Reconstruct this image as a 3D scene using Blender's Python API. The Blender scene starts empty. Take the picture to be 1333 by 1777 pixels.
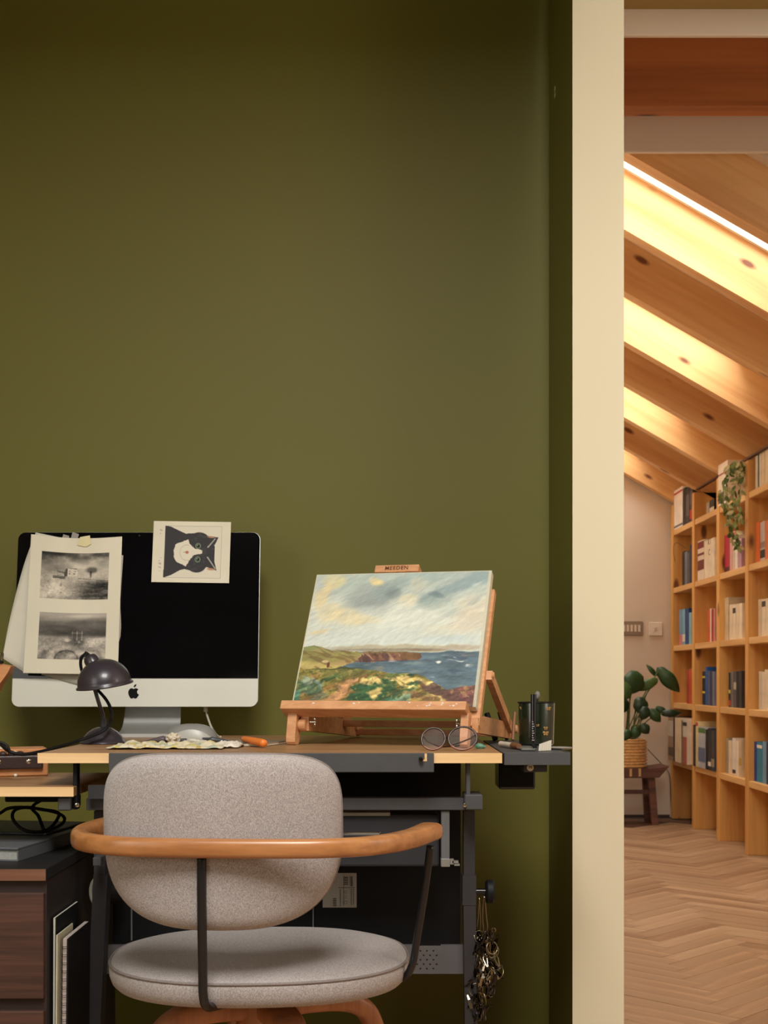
import bpy, bmesh, math, random
import numpy as np
from mathutils import Vector, Matrix
random.seed(7)
PI = math.pi
C = bpy.context.scene.collection
S = bpy.context.scene

# ---------------------------------------------------------------- camera, world, light, exposure
F = 40.0 / 24.0 * 1333.0          # focal length in pixels of a 1333 wide frame
CX, HY, HC = 666.5, 1177.0, 0.9   # vanishing point column, horizon row, camera height
cam = bpy.data.cameras.new('camera'); co = bpy.data.objects.new('camera', cam); C.objects.link(co)
co.location = (0, 0, HC); co.rotation_euler = (PI/2, 0, 0)
cam.sensor_fit = 'HORIZONTAL'; cam.sensor_width = 24.0; cam.lens = 40.0
cam.shift_y = (HY - 888.5) / 1333.0
cam.clip_start = 0.05
cam.dof.use_dof = True; cam.dof.focus_distance = 2.3; cam.dof.aperture_fstop = 13.0
S.camera = co

w = bpy.data.worlds.new('world'); S.world = w; w.use_nodes = True
bgn = w.node_tree.nodes['Background']
bgn.inputs[0].default_value = (1.0, 0.95, 0.86, 1); bgn.inputs[1].default_value = 3.0

def area(name, loc, target, sx, sy, power, col, spread=180):
    l = bpy.data.lights.new(name, 'AREA'); l.shape = 'RECTANGLE'; l.size = sx; l.size_y = sy
    l.energy = power; l.color = col; l.spread = math.radians(spread)
    o = bpy.data.objects.new(name, l); C.objects.link(o); o.location = loc
    d = Vector(target) - Vector(loc); o.rotation_euler = d.to_track_quat('-Z', 'Y').to_euler()
    return o
area('roof_window_light', (-0.05, 0.10, 3.25), (-0.05, 1.0, 2.2), 1.1, 1.6, 148, (1.0, 0.975, 0.92))
area('left_window_light', (-1.86, 0.75, 1.40), (0.38, 2.70, 1.25), 1.5, 1.0, 5.5, (1.0, 0.97, 0.90), 90)
area('rear_fill_light', (0.0, -2.6, 1.7), (0, 2.4, 1.0), 2.0, 1.4, 3, (1.0, 0.96, 0.88))  # added weak frontal fill from behind the camera, not a real window
area('side_fill_light', (2.10, 1.5, 1.45), (0.9, 3.6, 1.9), 1.1, 0.9, 16, (1.0, 0.95, 0.86))  # added fill from the right to brighten the rear white beam and floor

S.view_settings.view_transform = 'Standard'; S.view_settings.look = 'None'
S.view_settings.gamma = 1.0; S.view_settings.use_curve_mapping = False
S.view_settings.exposure = 0.0
S.cycles.use_denoising = True
S.cycles.max_bounces = 10; S.cycles.diffuse_bounces = 6; S.cycles.transparent_max_bounces = 12
S.cycles.sample_clamp_indirect = 6.0

# ---------------------------------------------------------------- helpers
def at(x, y, D):
    """measured photo position at real depth D -> world point"""
    return Vector(((x - CX) * D / F, D, HC + (HY - y) * D / F))
def lin(c):
    return tuple((v/12.92 if v <= .04045 else ((v+.055)/1.055)**2.4) for v in [x/255.0 for x in c[:3]])

def wloc(o):
    v = Vector((0, 0, 0))
    while o is not None:
        v += o.location; o = o.parent
    return v
def obj(name, bm, mat, parent=None, smooth=False, base=None):
    me = bpy.data.meshes.new(name)
    off = wloc(parent) if parent else (Vector(base) if base is not None else Vector((0, 0, 0)))
    if isinstance(bm, bmesh.types.BMesh):
        bmesh.ops.recalc_face_normals(bm, faces=bm.faces)
        bmesh.ops.translate(bm, verts=bm.verts, vec=-off)
        bm.to_mesh(me); bm.free()
    else:
        vs, fs = bm
        me.from_pydata([tuple(Vector(v) - off) for v in vs], [], fs)
    if smooth:
        me.polygons.foreach_set('use_smooth', [True]*len(me.polygons))
        if smooth != 'all':
            try: me.set_sharp_from_angle(angle=math.radians(40))
            except Exception: pass
    mats = mat if isinstance(mat, (list, tuple)) else [mat]
    for m in mats: me.materials.append(m)
    o = bpy.data.objects.new(name, me); C.objects.link(o)
    if parent: o.parent = parent
    elif base is not None: o.location = off
    return o
def thing(name, label, cat, loc, group=None):
    o = bpy.data.objects.new(name, None); C.objects.link(o); o.location = loc
    o.empty_display_size = .05
    return tag(o, label, cat, group)
def tag(o, label, cat, group=None):
    o['label'] = label; o['category'] = cat
    if group: o['group'] = group
    return o
def struct(name, bm, mat, **k):
    o = obj(name, bm, mat, **k); o['kind'] = 'structure'; return o

def BM(): return bmesh.new()
def box(bm, x0, x1, y0, y1, z0, z1, bev=0, M=None, seg=1):
    r = bmesh.ops.create_cube(bm, size=1)
    vs = r['verts']
    for v in vs:
        v.co = Vector(((x0+x1)/2 + v.co.x*(x1-x0), (y0+y1)/2 + v.co.y*(y1-y0), (z0+z1)/2 + v.co.z*(z1-z0)))
    if bev:
        es = list({e for v in vs for e in v.link_edges})
        r2 = bmesh.ops.bevel(bm, geom=es, offset=bev, segments=seg, affect='EDGES', profile=.5)
        vs = list({v for v in r2['verts']} | {v for v in vs if v.is_valid})
    if M is not None:
        seen = set(); stack = [v for v in vs if v.is_valid]
        allv = set()
        while stack:
            v = stack.pop()
            if v in allv: continue
            allv.add(v)
            for e in v.link_edges:
                ov = e.other_vert(v)
                if ov not in allv: stack.append(ov)
        for v in allv: v.co = M @ v.co
    return bm
def prism(bm, pts, vec, M=None):
    """extrude polygon (3-D points) by vec"""
    vec = Vector(vec)
    a = [bm.verts.new((M @ Vector(p)) if M else Vector(p)) for p in pts]
    b = [bm.verts.new((M @ (Vector(p)+vec)) if M else Vector(p)+vec) for p in pts]
    n = len(pts)
    bm.faces.new(a[::-1]); bm.faces.new(b)
    for i in range(n): bm.faces.new((a[i], a[(i+1) % n], b[(i+1) % n], b[i]))
    return bm
def catmull(pts, n=8, closed=False):
    P = [Vector(p) for p in pts]; out = []
    N = len(P); rng = range(N) if closed else range(N-1)
    for i in rng:
        if closed: p0, p1, p2, p3 = P[i-1], P[i], P[(i+1) % N], P[(i+2) % N]
        else: p0, p1, p2, p3 = P[max(i-1, 0)], P[i], P[i+1], P[min(i+2, N-1)]
        for k in range(n):
            t = k/n
            out.append(.5*((2*p1)+(-p0+p2)*t+(2*p0-5*p1+4*p2-p3)*t*t+(-p0+3*p1-3*p2+p3)*t**3))
    if not closed: out.append(P[-1].copy())
    return out
def sweep(bm, pts, prof, closed=False, up=(0, 0, 1), scale=None, caps=True):
    """prof: list of (a,b): a along side vector, b along local up"""
    P = [Vector(p) for p in pts]; N = len(P); rings = []
    up = Vector(up); last = None
    for i in range(N):
        if closed: t = P[(i+1) % N] - P[i-1]
        else: t = P[min(i+1, N-1)] - P[max(i-1, 0)]
        t.normalize()
        if last is None:
            u0 = up if abs(t.dot(up)) < .95 else Vector((1, 0, 0))
            n = u0 - t*u0.dot(t)
        else:
            n = last - t*last.dot(t)
        n.normalize(); last = n
        s = t.cross(n)
        k = scale[i] if scale else 1
        kk = k if isinstance(k, tuple) else (k, k)
        rings.append([bm.verts.new(P[i] + s*a*kk[0] + n*b*kk[1]) for a, b in prof])
    m = len(prof)
    for i in range(N if closed else N-1):
        A, B = rings[i], rings[(i+1) % N]
        for j in range(m): bm.faces.new((A[j], A[(j+1) % m], B[(j+1) % m], B[j]))
    if caps and not closed:
        bm.faces.new(rings[0][::-1]); bm.faces.new(rings[-1])
    return bm
def circ(r, n=8): return [(r*math.cos(2*PI*k/n), r*math.sin(2*PI*k/n)) for k in range(n)]
def tube(bm, pts, r, n=8, closed=False, scale=None): return sweep(bm, pts, circ(r, n), closed, scale=scale)
def cyl(bm, p, q, r, n=16, r2=None):
    return sweep(bm, [p, q], circ(r, n), scale=[1, (r2 if r2 is not None else r)/r])
def lathe(bm, c, prof, n=32, axis=None):
    """prof (r,z) about axis through c"""
    c = Vector(c); R = Matrix.Identity(3)
    if axis is not None: R = Vector((0, 0, 1)).rotation_difference(Vector(axis)).to_matrix()
    rings = []
    for r, z in prof:
        if r < 1e-5: rings.append([bm.verts.new(c + R @ Vector((0, 0, z)))])
        else: rings.append([bm.verts.new(c + R @ Vector((r*math.cos(2*PI*k/n), r*math.sin(2*PI*k/n), z))) for k in range(n)])
    for A, B in zip(rings, rings[1:]):
        for k in range(n):
            a, b = A[k % len(A)], A[(k+1) % len(A)]; d, e = B[k % len(B)], B[(k+1) % len(B)]
            vs = []
            for v in (a, b, e, d):
                if v not in vs: vs.append(v)
            if len(vs) > 2:
                try: bm.faces.new(vs)
                except ValueError: pass
    return bm
def ellipsoid(bm, c, rx, ry, rz, n=12, m=8, M=None):
    r = bmesh.ops.create_uvsphere(bm, u_segments=n, v_segments=m, radius=1)
    for v in r['verts']:
        p = Vector((v.co.x*rx, v.co.y*ry, v.co.z*rz))
        if M: p = M @ p
        v.co = p + Vector(c)
    return bm

# ---------------------------------------------------------------- materials
def nmat(name):
    m = bpy.data.materials.new(name); m.use_nodes = True
    nt = m.node_tree; return m, nt, nt.nodes['Principled BSDF']
_mc = {}
def plain(name, rgb, rough=.6, metal=0, var=.06, scale=30, bump=0, spec=.5, coat=0):
    """flat colour with slight procedural mottling"""
    key = (name, rgb, rough)
    if key in _mc: return _mc[key]
    m, nt, p = nmat(name); c = lin(rgb)
    tc = nt.nodes.new('ShaderNodeTexCoord'); no = nt.nodes.new('ShaderNodeTexNoise')
    no.inputs['Scale'].default_value = scale; no.inputs['Detail'].default_value = 4
    nt.links.new(tc.outputs['Object'], no.inputs['Vector'])
    r = nt.nodes.new('ShaderNodeValToRGB'); r.color_ramp.elements[0].position = .3; r.color_ramp.elements[1].position = .7
    r.color_ramp.elements[0].color = tuple(x*(1-var) for x in c)+(1,)
    r.color_ramp.elements[1].color = tuple(min(1, x*(1+var)) for x in c)+(1,)
    nt.links.new(no.outputs['Fac'], r.inputs[0]); nt.links.new(r.outputs[0], p.inputs['Base Color'])
    p.inputs['Roughness'].default_value = rough; p.inputs['Metallic'].default_value = metal
    p.inputs['Specular IOR Level'].default_value = spec
    if coat: p.inputs['Coat Weight'].default_value = coat
    if bump:
        b = nt.nodes.new('ShaderNodeBump'); b.inputs['Strength'].default_value = bump; b.inputs['Distance'].default_value = .002
        nt.links.new(no.outputs['Fac'], b.inputs['Height']); nt.links.new(b.outputs[0], p.inputs['Normal'])
    _mc[key] = m; return m
def wood(name, c0, c1, knot=None, axis='X', roty=0, rotz=0, rough=.5, fine=22, along=1.2, kscale=1.0, coat=0, bump=.15, ksize=.10):
    m, nt, p = nmat(name); N = nt.nodes.new; L = nt.links.new
    tc = N('ShaderNodeTexCoord')
    m1 = N('ShaderNodeMapping'); m1.inputs['Rotation'].default_value = (0, roty, rotz); L(tc.outputs['Object'], m1.inputs[0])
    s = {'X': (along, fine, fine), 'Y': (fine, along, fine), 'Z': (fine, fine, along)}[axis]
    m2 = N('ShaderNodeMapping'); m2.inputs['Scale'].default_value = s; L(m1.outputs[0], m2.inputs[0])
    n1 = N('ShaderNodeTexNoise'); n1.inputs['Scale'].default_value = 1; n1.inputs['Detail'].default_value = 5; n1.inputs['Distortion'].default_value = .6
    L(m2.outputs[0], n1.inputs['Vector'])
    n2 = N('ShaderNodeTexNoise'); n2.inputs['Scale'].default_value = 6; n2.inputs['Detail'].default_value = 2; L(m2.outputs[0], n2.inputs['Vector'])
    ad = N('ShaderNodeMath'); ad.operation = 'MULTIPLY_ADD'; L(n2.outputs['Fac'], ad.inputs[0]); ad.inputs[1].default_value = .25; L(n1.outputs['Fac'], ad.inputs[2])
    r = N('ShaderNodeValToRGB'); r.color_ramp.elements[0].position = .48; r.color_ramp.elements[1].position = .78
    r.color_ramp.elements[0].color = lin(c0)+(1,); r.color_ramp.elements[1].color = lin(c1)+(1,)
    L(ad.outputs[0], r.inputs[0]); out = r.outputs[0]
    if knot:
        m3 = N('ShaderNodeMapping')
        k = {'X': (1.6, 4.2, 4.2), 'Y': (4.2, 1.6, 4.2), 'Z': (4.2, 4.2, 1.6)}[axis]
        m3.inputs['Scale'].default_value = tuple(q*kscale for q in k); L(m1.outputs[0], m3.inputs[0])
        vo = N('ShaderNodeTexVoronoi'); vo.inputs['Scale'].default_value = 1; L(m3.outputs[0], vo.inputs['Vector'])
        kr = N('ShaderNodeValToRGB'); kr.color_ramp.elements[0].position = ksize*.5; kr.color_ramp.elements[1].position = ksize
        kr.color_ramp.elements[0].color = (1, 1, 1, 1); kr.color_ramp.elements[1].color = (0, 0, 0, 1)
        L(vo.outputs['Distance'], kr.inputs[0])
        mx = N('ShaderNodeMix'); mx.data_type = 'RGBA'; L(kr.outputs[0], mx.inputs[0]); L(out, mx.inputs[6]); mx.inputs[7].default_value = lin(knot)+(1,)
        out = mx.outputs[2]
    L(out, p.inputs['Base Color']); p.inputs['Roughness'].default_value = rough
    if coat: p.inputs['Coat Weight'].default_value = coat; p.inputs['Coat Roughness'].default_value = .25
    b = N('ShaderNodeBump'); b.inputs['Strength'].default_value = bump; b.inputs['Distance'].default_value = .001
    L(ad.outputs[0], b.inputs['Height']); L(b.outputs[0], p.inputs['Normal'])
    return m
def vcol(name, rough=.6, bump=0, spec=.4):
    m, nt, p = nmat(name)
    a = nt.nodes.new('ShaderNodeVertexColor'); a.layer_name = 'Col'; nt.links.new(a.outputs[0], p.inputs['Base Color'])
    p.inputs['Roughness'].default_value = rough; p.inputs['Specular IOR Level'].default_value = spec
    if bump:
        tc = nt.nodes.new('ShaderNodeTexCoord'); no = nt.nodes.new('ShaderNodeTexNoise'); no.inputs['Scale'].default_value = 140; no.inputs['Detail'].default_value = 4
        mp = nt.nodes.new('ShaderNodeMapping'); mp.inputs['Scale'].default_value = (1, 1, 2.5)
        nt.links.new(tc.outputs['Object'], mp.inputs[0]); nt.links.new(mp.outputs[0], no.inputs['Vector'])
        b = nt.nodes.new('ShaderNodeBump'); b.inputs['Strength'].default_value = bump; b.inputs['Distance'].default_value = .002
        nt.links.new(no.outputs['Fac'], b.inputs['Height']); nt.links.new(b.outputs[0], p.inputs['Normal'])
    return m
def fabric(name, c0, c1):
    m, nt, p = nmat(name); N = nt.nodes.new; L = nt.links.new
    tc = N('ShaderNodeTexCoord'); facs = []
    for sc in ((1500, 1500, 380), (420, 420, 1500)):
        mp = N('ShaderNodeMapping'); mp.inputs['Scale'].default_value = sc; L(tc.outputs['Object'], mp.inputs[0])
        n = N('ShaderNodeTexNoise'); n.inputs['Scale'].default_value = 1; n.inputs['Detail'].default_value = 3; L(mp.outputs[0], n.inputs['Vector']); facs.append(n)
    a = N('ShaderNodeMath'); a.operation = 'MULTIPLY_ADD'; L(facs[0].outputs['Fac'], a.inputs[0]); a.inputs[1].default_value = .65
    b = N('ShaderNodeMath'); b.operation = 'MULTIPLY'; L(facs[1].outputs['Fac'], b.inputs[0]); b.inputs[1].default_value = .35
    L(b.outputs[0], a.inputs[2])
    r = N('ShaderNodeValToRGB'); r.color_ramp.elements[0].position = .40; r.color_ramp.elements[1].position = .60
    r.color_ramp.elements[0].color = lin(c0)+(1,); r.color_ramp.elements[1].color = lin(c1)+(1,)
    L(a.outputs[0], r.inputs[0]); L(r.outputs[0], p.inputs['Base Color'])
    p.inputs['Roughness'].default_value = .95; p.inputs['Specular IOR Level'].default_value = .15
    p.inputs['Sheen Weight'].default_value = .15
    bp = N('ShaderNodeBump'); bp.inputs['Strength'].default_value = .5; bp.inputs['Distance'].default_value = .0008
    L(a.outputs[0], bp.inputs['Height']); L(bp.outputs[0], p.inputs['Normal'])
    return m
def glass(name, tint=(1, 1, 1), glossy=.12, rough=.02):
    m, nt, p = nmat(name); nt.nodes.remove(p); N = nt.nodes.new; L = nt.links.new
    t = N('ShaderNodeBsdfTransparent'); t.inputs[0].default_value = tint+(1,)
    g = N('ShaderNodeBsdfGlossy'); g.inputs['Roughness'].default_value = rough
    f = N('ShaderNodeLayerWeight'); f.inputs[0].default_value = glossy
    x = N('ShaderNodeMixShader'); L(f.outputs['Fresnel'], x.inputs[0]); L(t.outputs[0], x.inputs[1]); L(g.outputs[0], x.inputs[2])
    L(x.outputs[0], nt.nodes['Material Output'].inputs[0]); return m

M_green = plain('green wall paint', (110, 105, 42), .55, var=.035, scale=1.6, spec=.35)
M_cream = plain('cream wall paint', (218, 207, 178), .6, var=.03, scale=2, spec=.3)
M_white = plain('warm white wall paint', (216, 200, 180), .7, var=.03, scale=2, spec=.3)
M_olive = plain('olive lintel paint', (150, 124, 66), .6, var=.03, scale=2)
M_raft = wood('rafter pine', (206, 150, 92), (230, 186, 128), (110, 60, 30), 'X', roty=math.radians(-30), fine=10, along=.5, kscale=2.3, ksize=.17)
M_beam = wood('beam pine', (142, 80, 36), (170, 100, 50), (50, 22, 12), 'X', fine=16, along=.5, kscale=2.6, ksize=.2)
M_pinev = wood('bookcase pine upright', (204, 146, 78), (226, 174, 98), (110, 62, 32), 'Z', fine=16, along=.6, kscale=2.0, ksize=.19)
M_piney = wood('bookcase pine shelf', (210, 160, 98), (230, 186, 122), (126, 78, 42), 'Y', fine=16, along=.8, kscale=1.1, ksize=.06)
M_oak = [wood('oak plank %s' % n, a, b, (110, 78, 54), 'Y', fine=28, along=2.0, rough=.42, bump=.05, kscale=2.5, ksize=.07) for n, a, b in
         (('mid', (158, 124, 92), (184, 148, 112)), ('pale', (172, 138, 104), (192, 160, 126)), ('dark', (142, 108, 78), (166, 130, 96)), ('tan', (160, 128, 96), (174, 140, 106)))]
M_edge = wood('maple desk edge', (222, 182, 128), (236, 200, 150), None, 'X', fine=60, along=2, rough=.5)
M_top = wood('brown desk laminate', (138, 100, 66), (176, 134, 94), None, 'X', fine=60, along=2.5, rough=.42)
M_dgrey = plain('charcoal powder coated steel', (70, 70, 72), .5, metal=.0, var=.05, scale=60)
M_dgrey2 = plain('dark grey steel', (44, 43, 47), .5, var=.05, scale=60)
M_black = plain('matt black', (9, 9, 12), .6, var=.1, spec=.3)
M_blackg = plain('gloss black', (14, 14, 18), .18, var=.1)
M_blackm = plain('black tube enamel', (22, 22, 26), .32, var=.1)
M_chrome = plain('polished steel', (200, 196, 188), .18, metal=1, var=.05)
M_brass = plain('antique brass wire', (150, 138, 114), .3, metal=1, var=.1)
M_alu = plain('brushed aluminium', (206, 206, 204), .42, metal=.75, var=.02)
M_aluf = plain('aluminium chin', (214, 212, 200), .5, metal=.25, var=.02, scale=8)
M_easel = wood('easel beech', (196, 138, 92), (214, 160, 114), None, 'X', fine=90, along=8, rough=.5)
M_armw = wood('chair bent beech', (150, 96, 54), (176, 120, 72), None, 'X', fine=50, along=4, rough=.35, coat=.3)
M_legw = wood('chair leg beech', (156, 98, 62), (180, 120, 80), None, 'Z', fine=50, along=4, rough=.4, coat=.2)
M_case = wood('sketch box wood', (176, 116, 70), (200, 140, 90), None, 'X', fine=60, along=5, rough=.5)
M_fab = fabric('grey melange fabric', (132, 124, 123), (186, 178, 175))
M_pipe = plain('grey piping', (128, 118, 114), .9, var=.15, scale=400)
M_lamp = plain('lamp purple grey enamel', (52, 46, 53), .34, var=.04, coat=.2)
M_dbrown = wood('dark brown veneer', (58, 36, 28), (84, 54, 42), None, 'X', fine=90, along=3, rough=.55)
M_dbtop = plain('dark cabinet top', (18, 16, 17), .6)
M_paper = plain('paper white', (214, 208, 192), .8, var=.02, spec=.2)
M_pages = plain('book pages', (214, 200, 174), .85, var=.08, scale=200)
M_leafg = plain('plant leaf green', (40, 74, 34), .4, var=.3, scale=25)
M_leaf2 = plain('variegated leaf', (132, 150, 92), .5, var=.55, scale=60)
M_stem = plain('plant stem green', (86, 104, 50), .5, var=.2)
M_skyglass = glass('skylight glass', (1, 1, 1), .1)

# ---------------------------------------------------------------- setting
XP0, XP1, YP, YB = 0.380, 0.4836, 2.58, 2.95     # partition sides, its end face, the green wall
XR = 2.16                                       # right wall behind the bookcase
YE = 8.30                                       # end wall
b = BM(); box(b, -1.9, XP0+.05, YB, YB+.10, 0, 3.8); struct('wall_back', b, M_green)
b = BM(); box(b, XP0, XP1, YP, YE, 0, 3.8)
for f in b.faces: f.material_index = 0
wp = struct('wall_partition', b, [M_cream, M_green, M_white])
for pl in wp.data.polygons:
    if pl.normal.x < -.5: pl.material_index = 1
    elif pl.normal.x > .5: pl.material_index = 2
b = BM()
for z0, z1 in ((2.192, 2.200), (2.205, 2.214)): box(b, XP0-.0006, XP0+.001, 2.840, 2.853, z0, z1)
obj('paint_chip', b, M_cream, wp)
b = BM(); box(b, -2.0, -1.9, -3.0, YB+.1, 0, 3.8); struct('wall_left', b, M_green)
b = BM(); box(b, XR, XR+.1, -3.0, YE+.1, 0, 3.8); struct('wall_right', b, M_white)
b = BM(); box(b, -1.9, XR, -3.1, -3.0, 0, 3.8); struct('wall_front', b, M_green)
b = BM(); box(b, XP1, XR, YE, YE+.1, 0, 3.6); struct('wall_end', b, M_white)
b = BM(); box(b, XP1, 1.85, YE-.012, YE, 0, .016); struct('baseboard_end', b, plain('dark brown baseboard', (70, 50, 40), .7))  # thin dark brown strip along the foot of the end wall
# near ceiling (flat) and the low soffit over the desk alcove
b = BM(); box(b, -2.0, XR+.1, -3.1, 3.33, 3.80, 3.90); struct('ceiling_near', b, M_white)
b = BM(); box(b, -1.9, XP0, .95, YB, 2.58, 3.80); struct('ceiling_soffit', b, M_green)
b = BM(); box(b, XP1, XR, 3.00, 3.343, 2.6475, 3.80); struct('trim_olive', b, M_olive)
ceil = bpy.data.objects.new('ceiling', None); C.objects.link(ceil); ceil['kind'] = 'structure'
b = BM(); box(b, XP1, XR, 3.345, 3.36, 2.58, 2.80, .002); obj('white_beam', b, M_white, ceil)
b = BM(); box(b, XP1, XR, 3.75, 3.815, 2.574, 2.80, .003); obj('timber_beam', b, M_beam, ceil)
b = BM(); box(b, XP1, XR, 4.10, 4.115, 2.585, 2.80, .002); obj('white_beam', b, M_white, ceil)
b = BM(); box(b, XP1, XR, 3.33, 4.22, 2.80, 2.90); obj('plaster_board', b, M_white, ceil)
T30 = .577
def zr(X): return 2.04 - T30*(X - 1.85)         # underside of the sloping rafters
b = BM(); prism(b, [(1.30, 4.12, 2.59), (XR, 4.12, zr(XR)+.2), (XR, 4.12, 2.59)], (0, .06, 0)); obj('gable_infill', b, M_white, ceil)
RY = [8.20 - .565*k for k in range(8)]          # front faces of the rafters
RH = .222; XA, XB = XP1, XR
for k, y in enumerate(RY):
    b = BM(); prism(b, [(XA, y, zr(XA)), (XB, y, zr(XB)), (XB, y, zr(XB)+RH), (XA, y, zr(XA)+RH)], (0, .066, 0))
    obj('rafter', b, M_raft, ceil)
def slab(x0, x1, y0, y1, name='ceiling_panel', h0=RH, h1=RH+.2, mat=None):
    b = BM(); prism(b, [(x0, y0, zr(x0)+h0), (x1, y0, zr(x1)+h0), (x1, y0, zr(x1)+h1), (x0, y0, zr(x0)+h1)], (0, y1-y0, 0))
    return obj(name, b, mat or M_white, ceil)
slab(XA-.05, XB, 4.20, RY[7]+.066)
slab(XA-.05, XB, RY[0], YE+.05)
for k in range(7):
    y0, y1 = RY[k+1]+.066, RY[k]
    if k % 2 == 0:                                # a roof window between this pair
        slab(1.67, XB, y0-.03, y1+.03)
        slab(XA-.05, .56, y0-.03, y1+.03)
        b = BM()
        for (xa, xb, ya, yb) in ((.56, 1.67, y0, y0+.02), (.56, 1.67, y1-.02, y1), (.56, .585, y0+.02, y1-.02), (1.645, 1.67, y0+.02, y1-.02)):
            prism(b, [(xa, ya, zr(xa)+RH), (xb, ya, zr(xb)+RH), (xb, ya, zr(xb)+RH+.08), (xa, ya, zr(xa)+RH+.08)], (0, yb-ya, 0))
        wf = obj('window_%d' % (k//2+1), b, plain('roof window frame white', (236, 228, 214), .5)); wf['kind'] = 'structure'
        b = BM(); prism(b, [(.585, y0+.02, zr(.585)+RH+.05), (1.645, y0+.02, zr(1.645)+RH+.05), (1.645, y0+.02, zr(1.645)+RH+.056), (.585, y0+.02, zr(.585)+RH+.056)], (0, y1-y0-.04, 0))
        obj('pane', b, M_skyglass, wf)
        xm = 1.115; n = Vector((-T30, 0, -1)).normalized()
        c = Vector((xm, (y0+y1)/2, zr(xm)+RH+.11))
        l = area('skylight_daylight_%d' % k, c, c+n, (y1-y0)-.04, 1.22, 15.5, (1.0, .965, .90))
        l.rotation_euler = Matrix(((0, 1, 0), (1, 0, 0), (0, 0, -1))).to_euler()
        ax = Vector((1, 0, -T30)).normalized(); X_ = Vector((0, 1, 0)); Z_ = -n; Y_ = Z_.cross(X_)
        l.rotation_euler = Matrix((X_, Y_, Z_)).transposed().to_euler()
    else:
        slab(XA-.05, XB, y0-.01, y1+.01)
# floor and herringbone planks
b = BM(); box(b, -2.0, XR+.1, -3.1, YE+.1, -.1, -.006); flo = struct('floor', b, plain('floor joints', (96, 64, 42), .7))
pw, pl_, ps = .07, .42, 0
planks_far = BM(); cnt = 0; base_me = {}
def plank_mesh(mi):
    b = BM(); box(b, .0006, pw-.0006, .0006, pl_-.0006, -.006, 0); 
    me = bpy.data.meshes.new('plank'); 
    for f in b.faces: f.normal_update()
    bmesh.ops.recalc_face_normals(b, faces=b.faces); b.to_mesh(me); b.free(); me.materials.append(M_oak[mi]); return me
pm = [plank_mesh(i) for i in range(4)]
cs = math.cos(PI/4)
for i in range(-60, 110):
    for j in range(-8, 40):
        # herringbone cell: an upright plank and a lying plank
        ox, oy = i*pw + j*pl_, i*pw - j*pl_
        for kind in (0, 1):
            if kind == 0: px, py, rot = ox, oy, 0.0
            else: px, py, rot = ox + pw + pl_, oy + 0.0, PI/2
            # rotate the pattern by 45 degrees
            wx = (px - py)*cs + .3; wy = (px + py)*cs - 3.2
            a = rot + PI/4
            cxp = wx + math.cos(a)*pw/2 - math.sin(a)*pl_/2; cyp = wy + math.sin(a)*pw/2 + math.cos(a)*pl_/2
            if not (-1.9 < cxp < 2.1 and -2.9 < cyp < 8.2): continue
            vis = cyp > 3.15 and (.188*cyp - .14) < cxp < min(.30*cyp+.14, 1.98)
            if vis and cnt < 295:
                o = bpy.data.objects.new('plank', pm[random.choice((0, 0, 1, 2, 3, 3))]); C.objects.link(o)
                o.parent = flo; o.location = (wx, wy, random.uniform(-.0006, .0006)); o.rotation_euler = (0, 0, a); cnt += 1
            else:
                M = Matrix.Translation((wx, wy, 0)) @ Matrix.Rotation(a, 4, 'Z')
                q = [(.0006, .0006), (pw-.0006, .0006), (pw-.0006, pl_-.0006), (.0006, pl_-.0006)]
                vv = [planks_far.verts.new(M @ Vector((x, y, 0))) for x, y in q]; planks_far.faces.new(vv)
o = obj('herringbone_field', planks_far, M_oak[0], flo); o['kind'] = 'stuff'

# ---------------------------------------------------------------- bookcase
XF, PT = 1.85, .055
SHZ = [.362, .725, 1.09, 1.46, 1.83]
bc = thing('bookcase', 'tall open pine bookcase running along the right wall under the rafters', 'bookcase', (XF, 7.0, 0))
PY = [8.20 - .565*k for k in range(6)]
for y in PY:
    b = BM(); box(b, XF, XR-.012, y, y+PT, 0, 2.01, .002); obj('post', b, M_pinev, bc)
b = BM(); box(b, XR-.012, XR-.001, PY[-1], PY[0]+PT, 0, 2.01); obj('back_panel', b, M_pinev, bc)
for ya_, yb_ in ((PY[-1], 6.855), (PY[2]+PT, PY[1])):
    b = BM(); box(b, XF+.008, XF+.03, ya_, yb_, 2.022, 2.031); obj('top_rail', b, plain('dark rail', (88, 52, 28), .6), bc)
for k in range(5):
    for z in SHZ:
        b = BM(); box(b, XF+.004, XR-.012, PY[k+1]+PT, PY[k], z-.017, z+.017, .002); obj('shelf', b, M_piney, bc)
ROWN = {1: 'lowest', 2: 'second', 3: 'third', 4: 'fourth', 5: 'top'}
BAYN = {1: 'far', 2: 'second', 3: 'third', 4: 'nearest'}
ORD = ['first', 'second', 'third', 'fourth', 'fifth', 'sixth', 'seventh', 'eighth', 'ninth', 'tenth']
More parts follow.
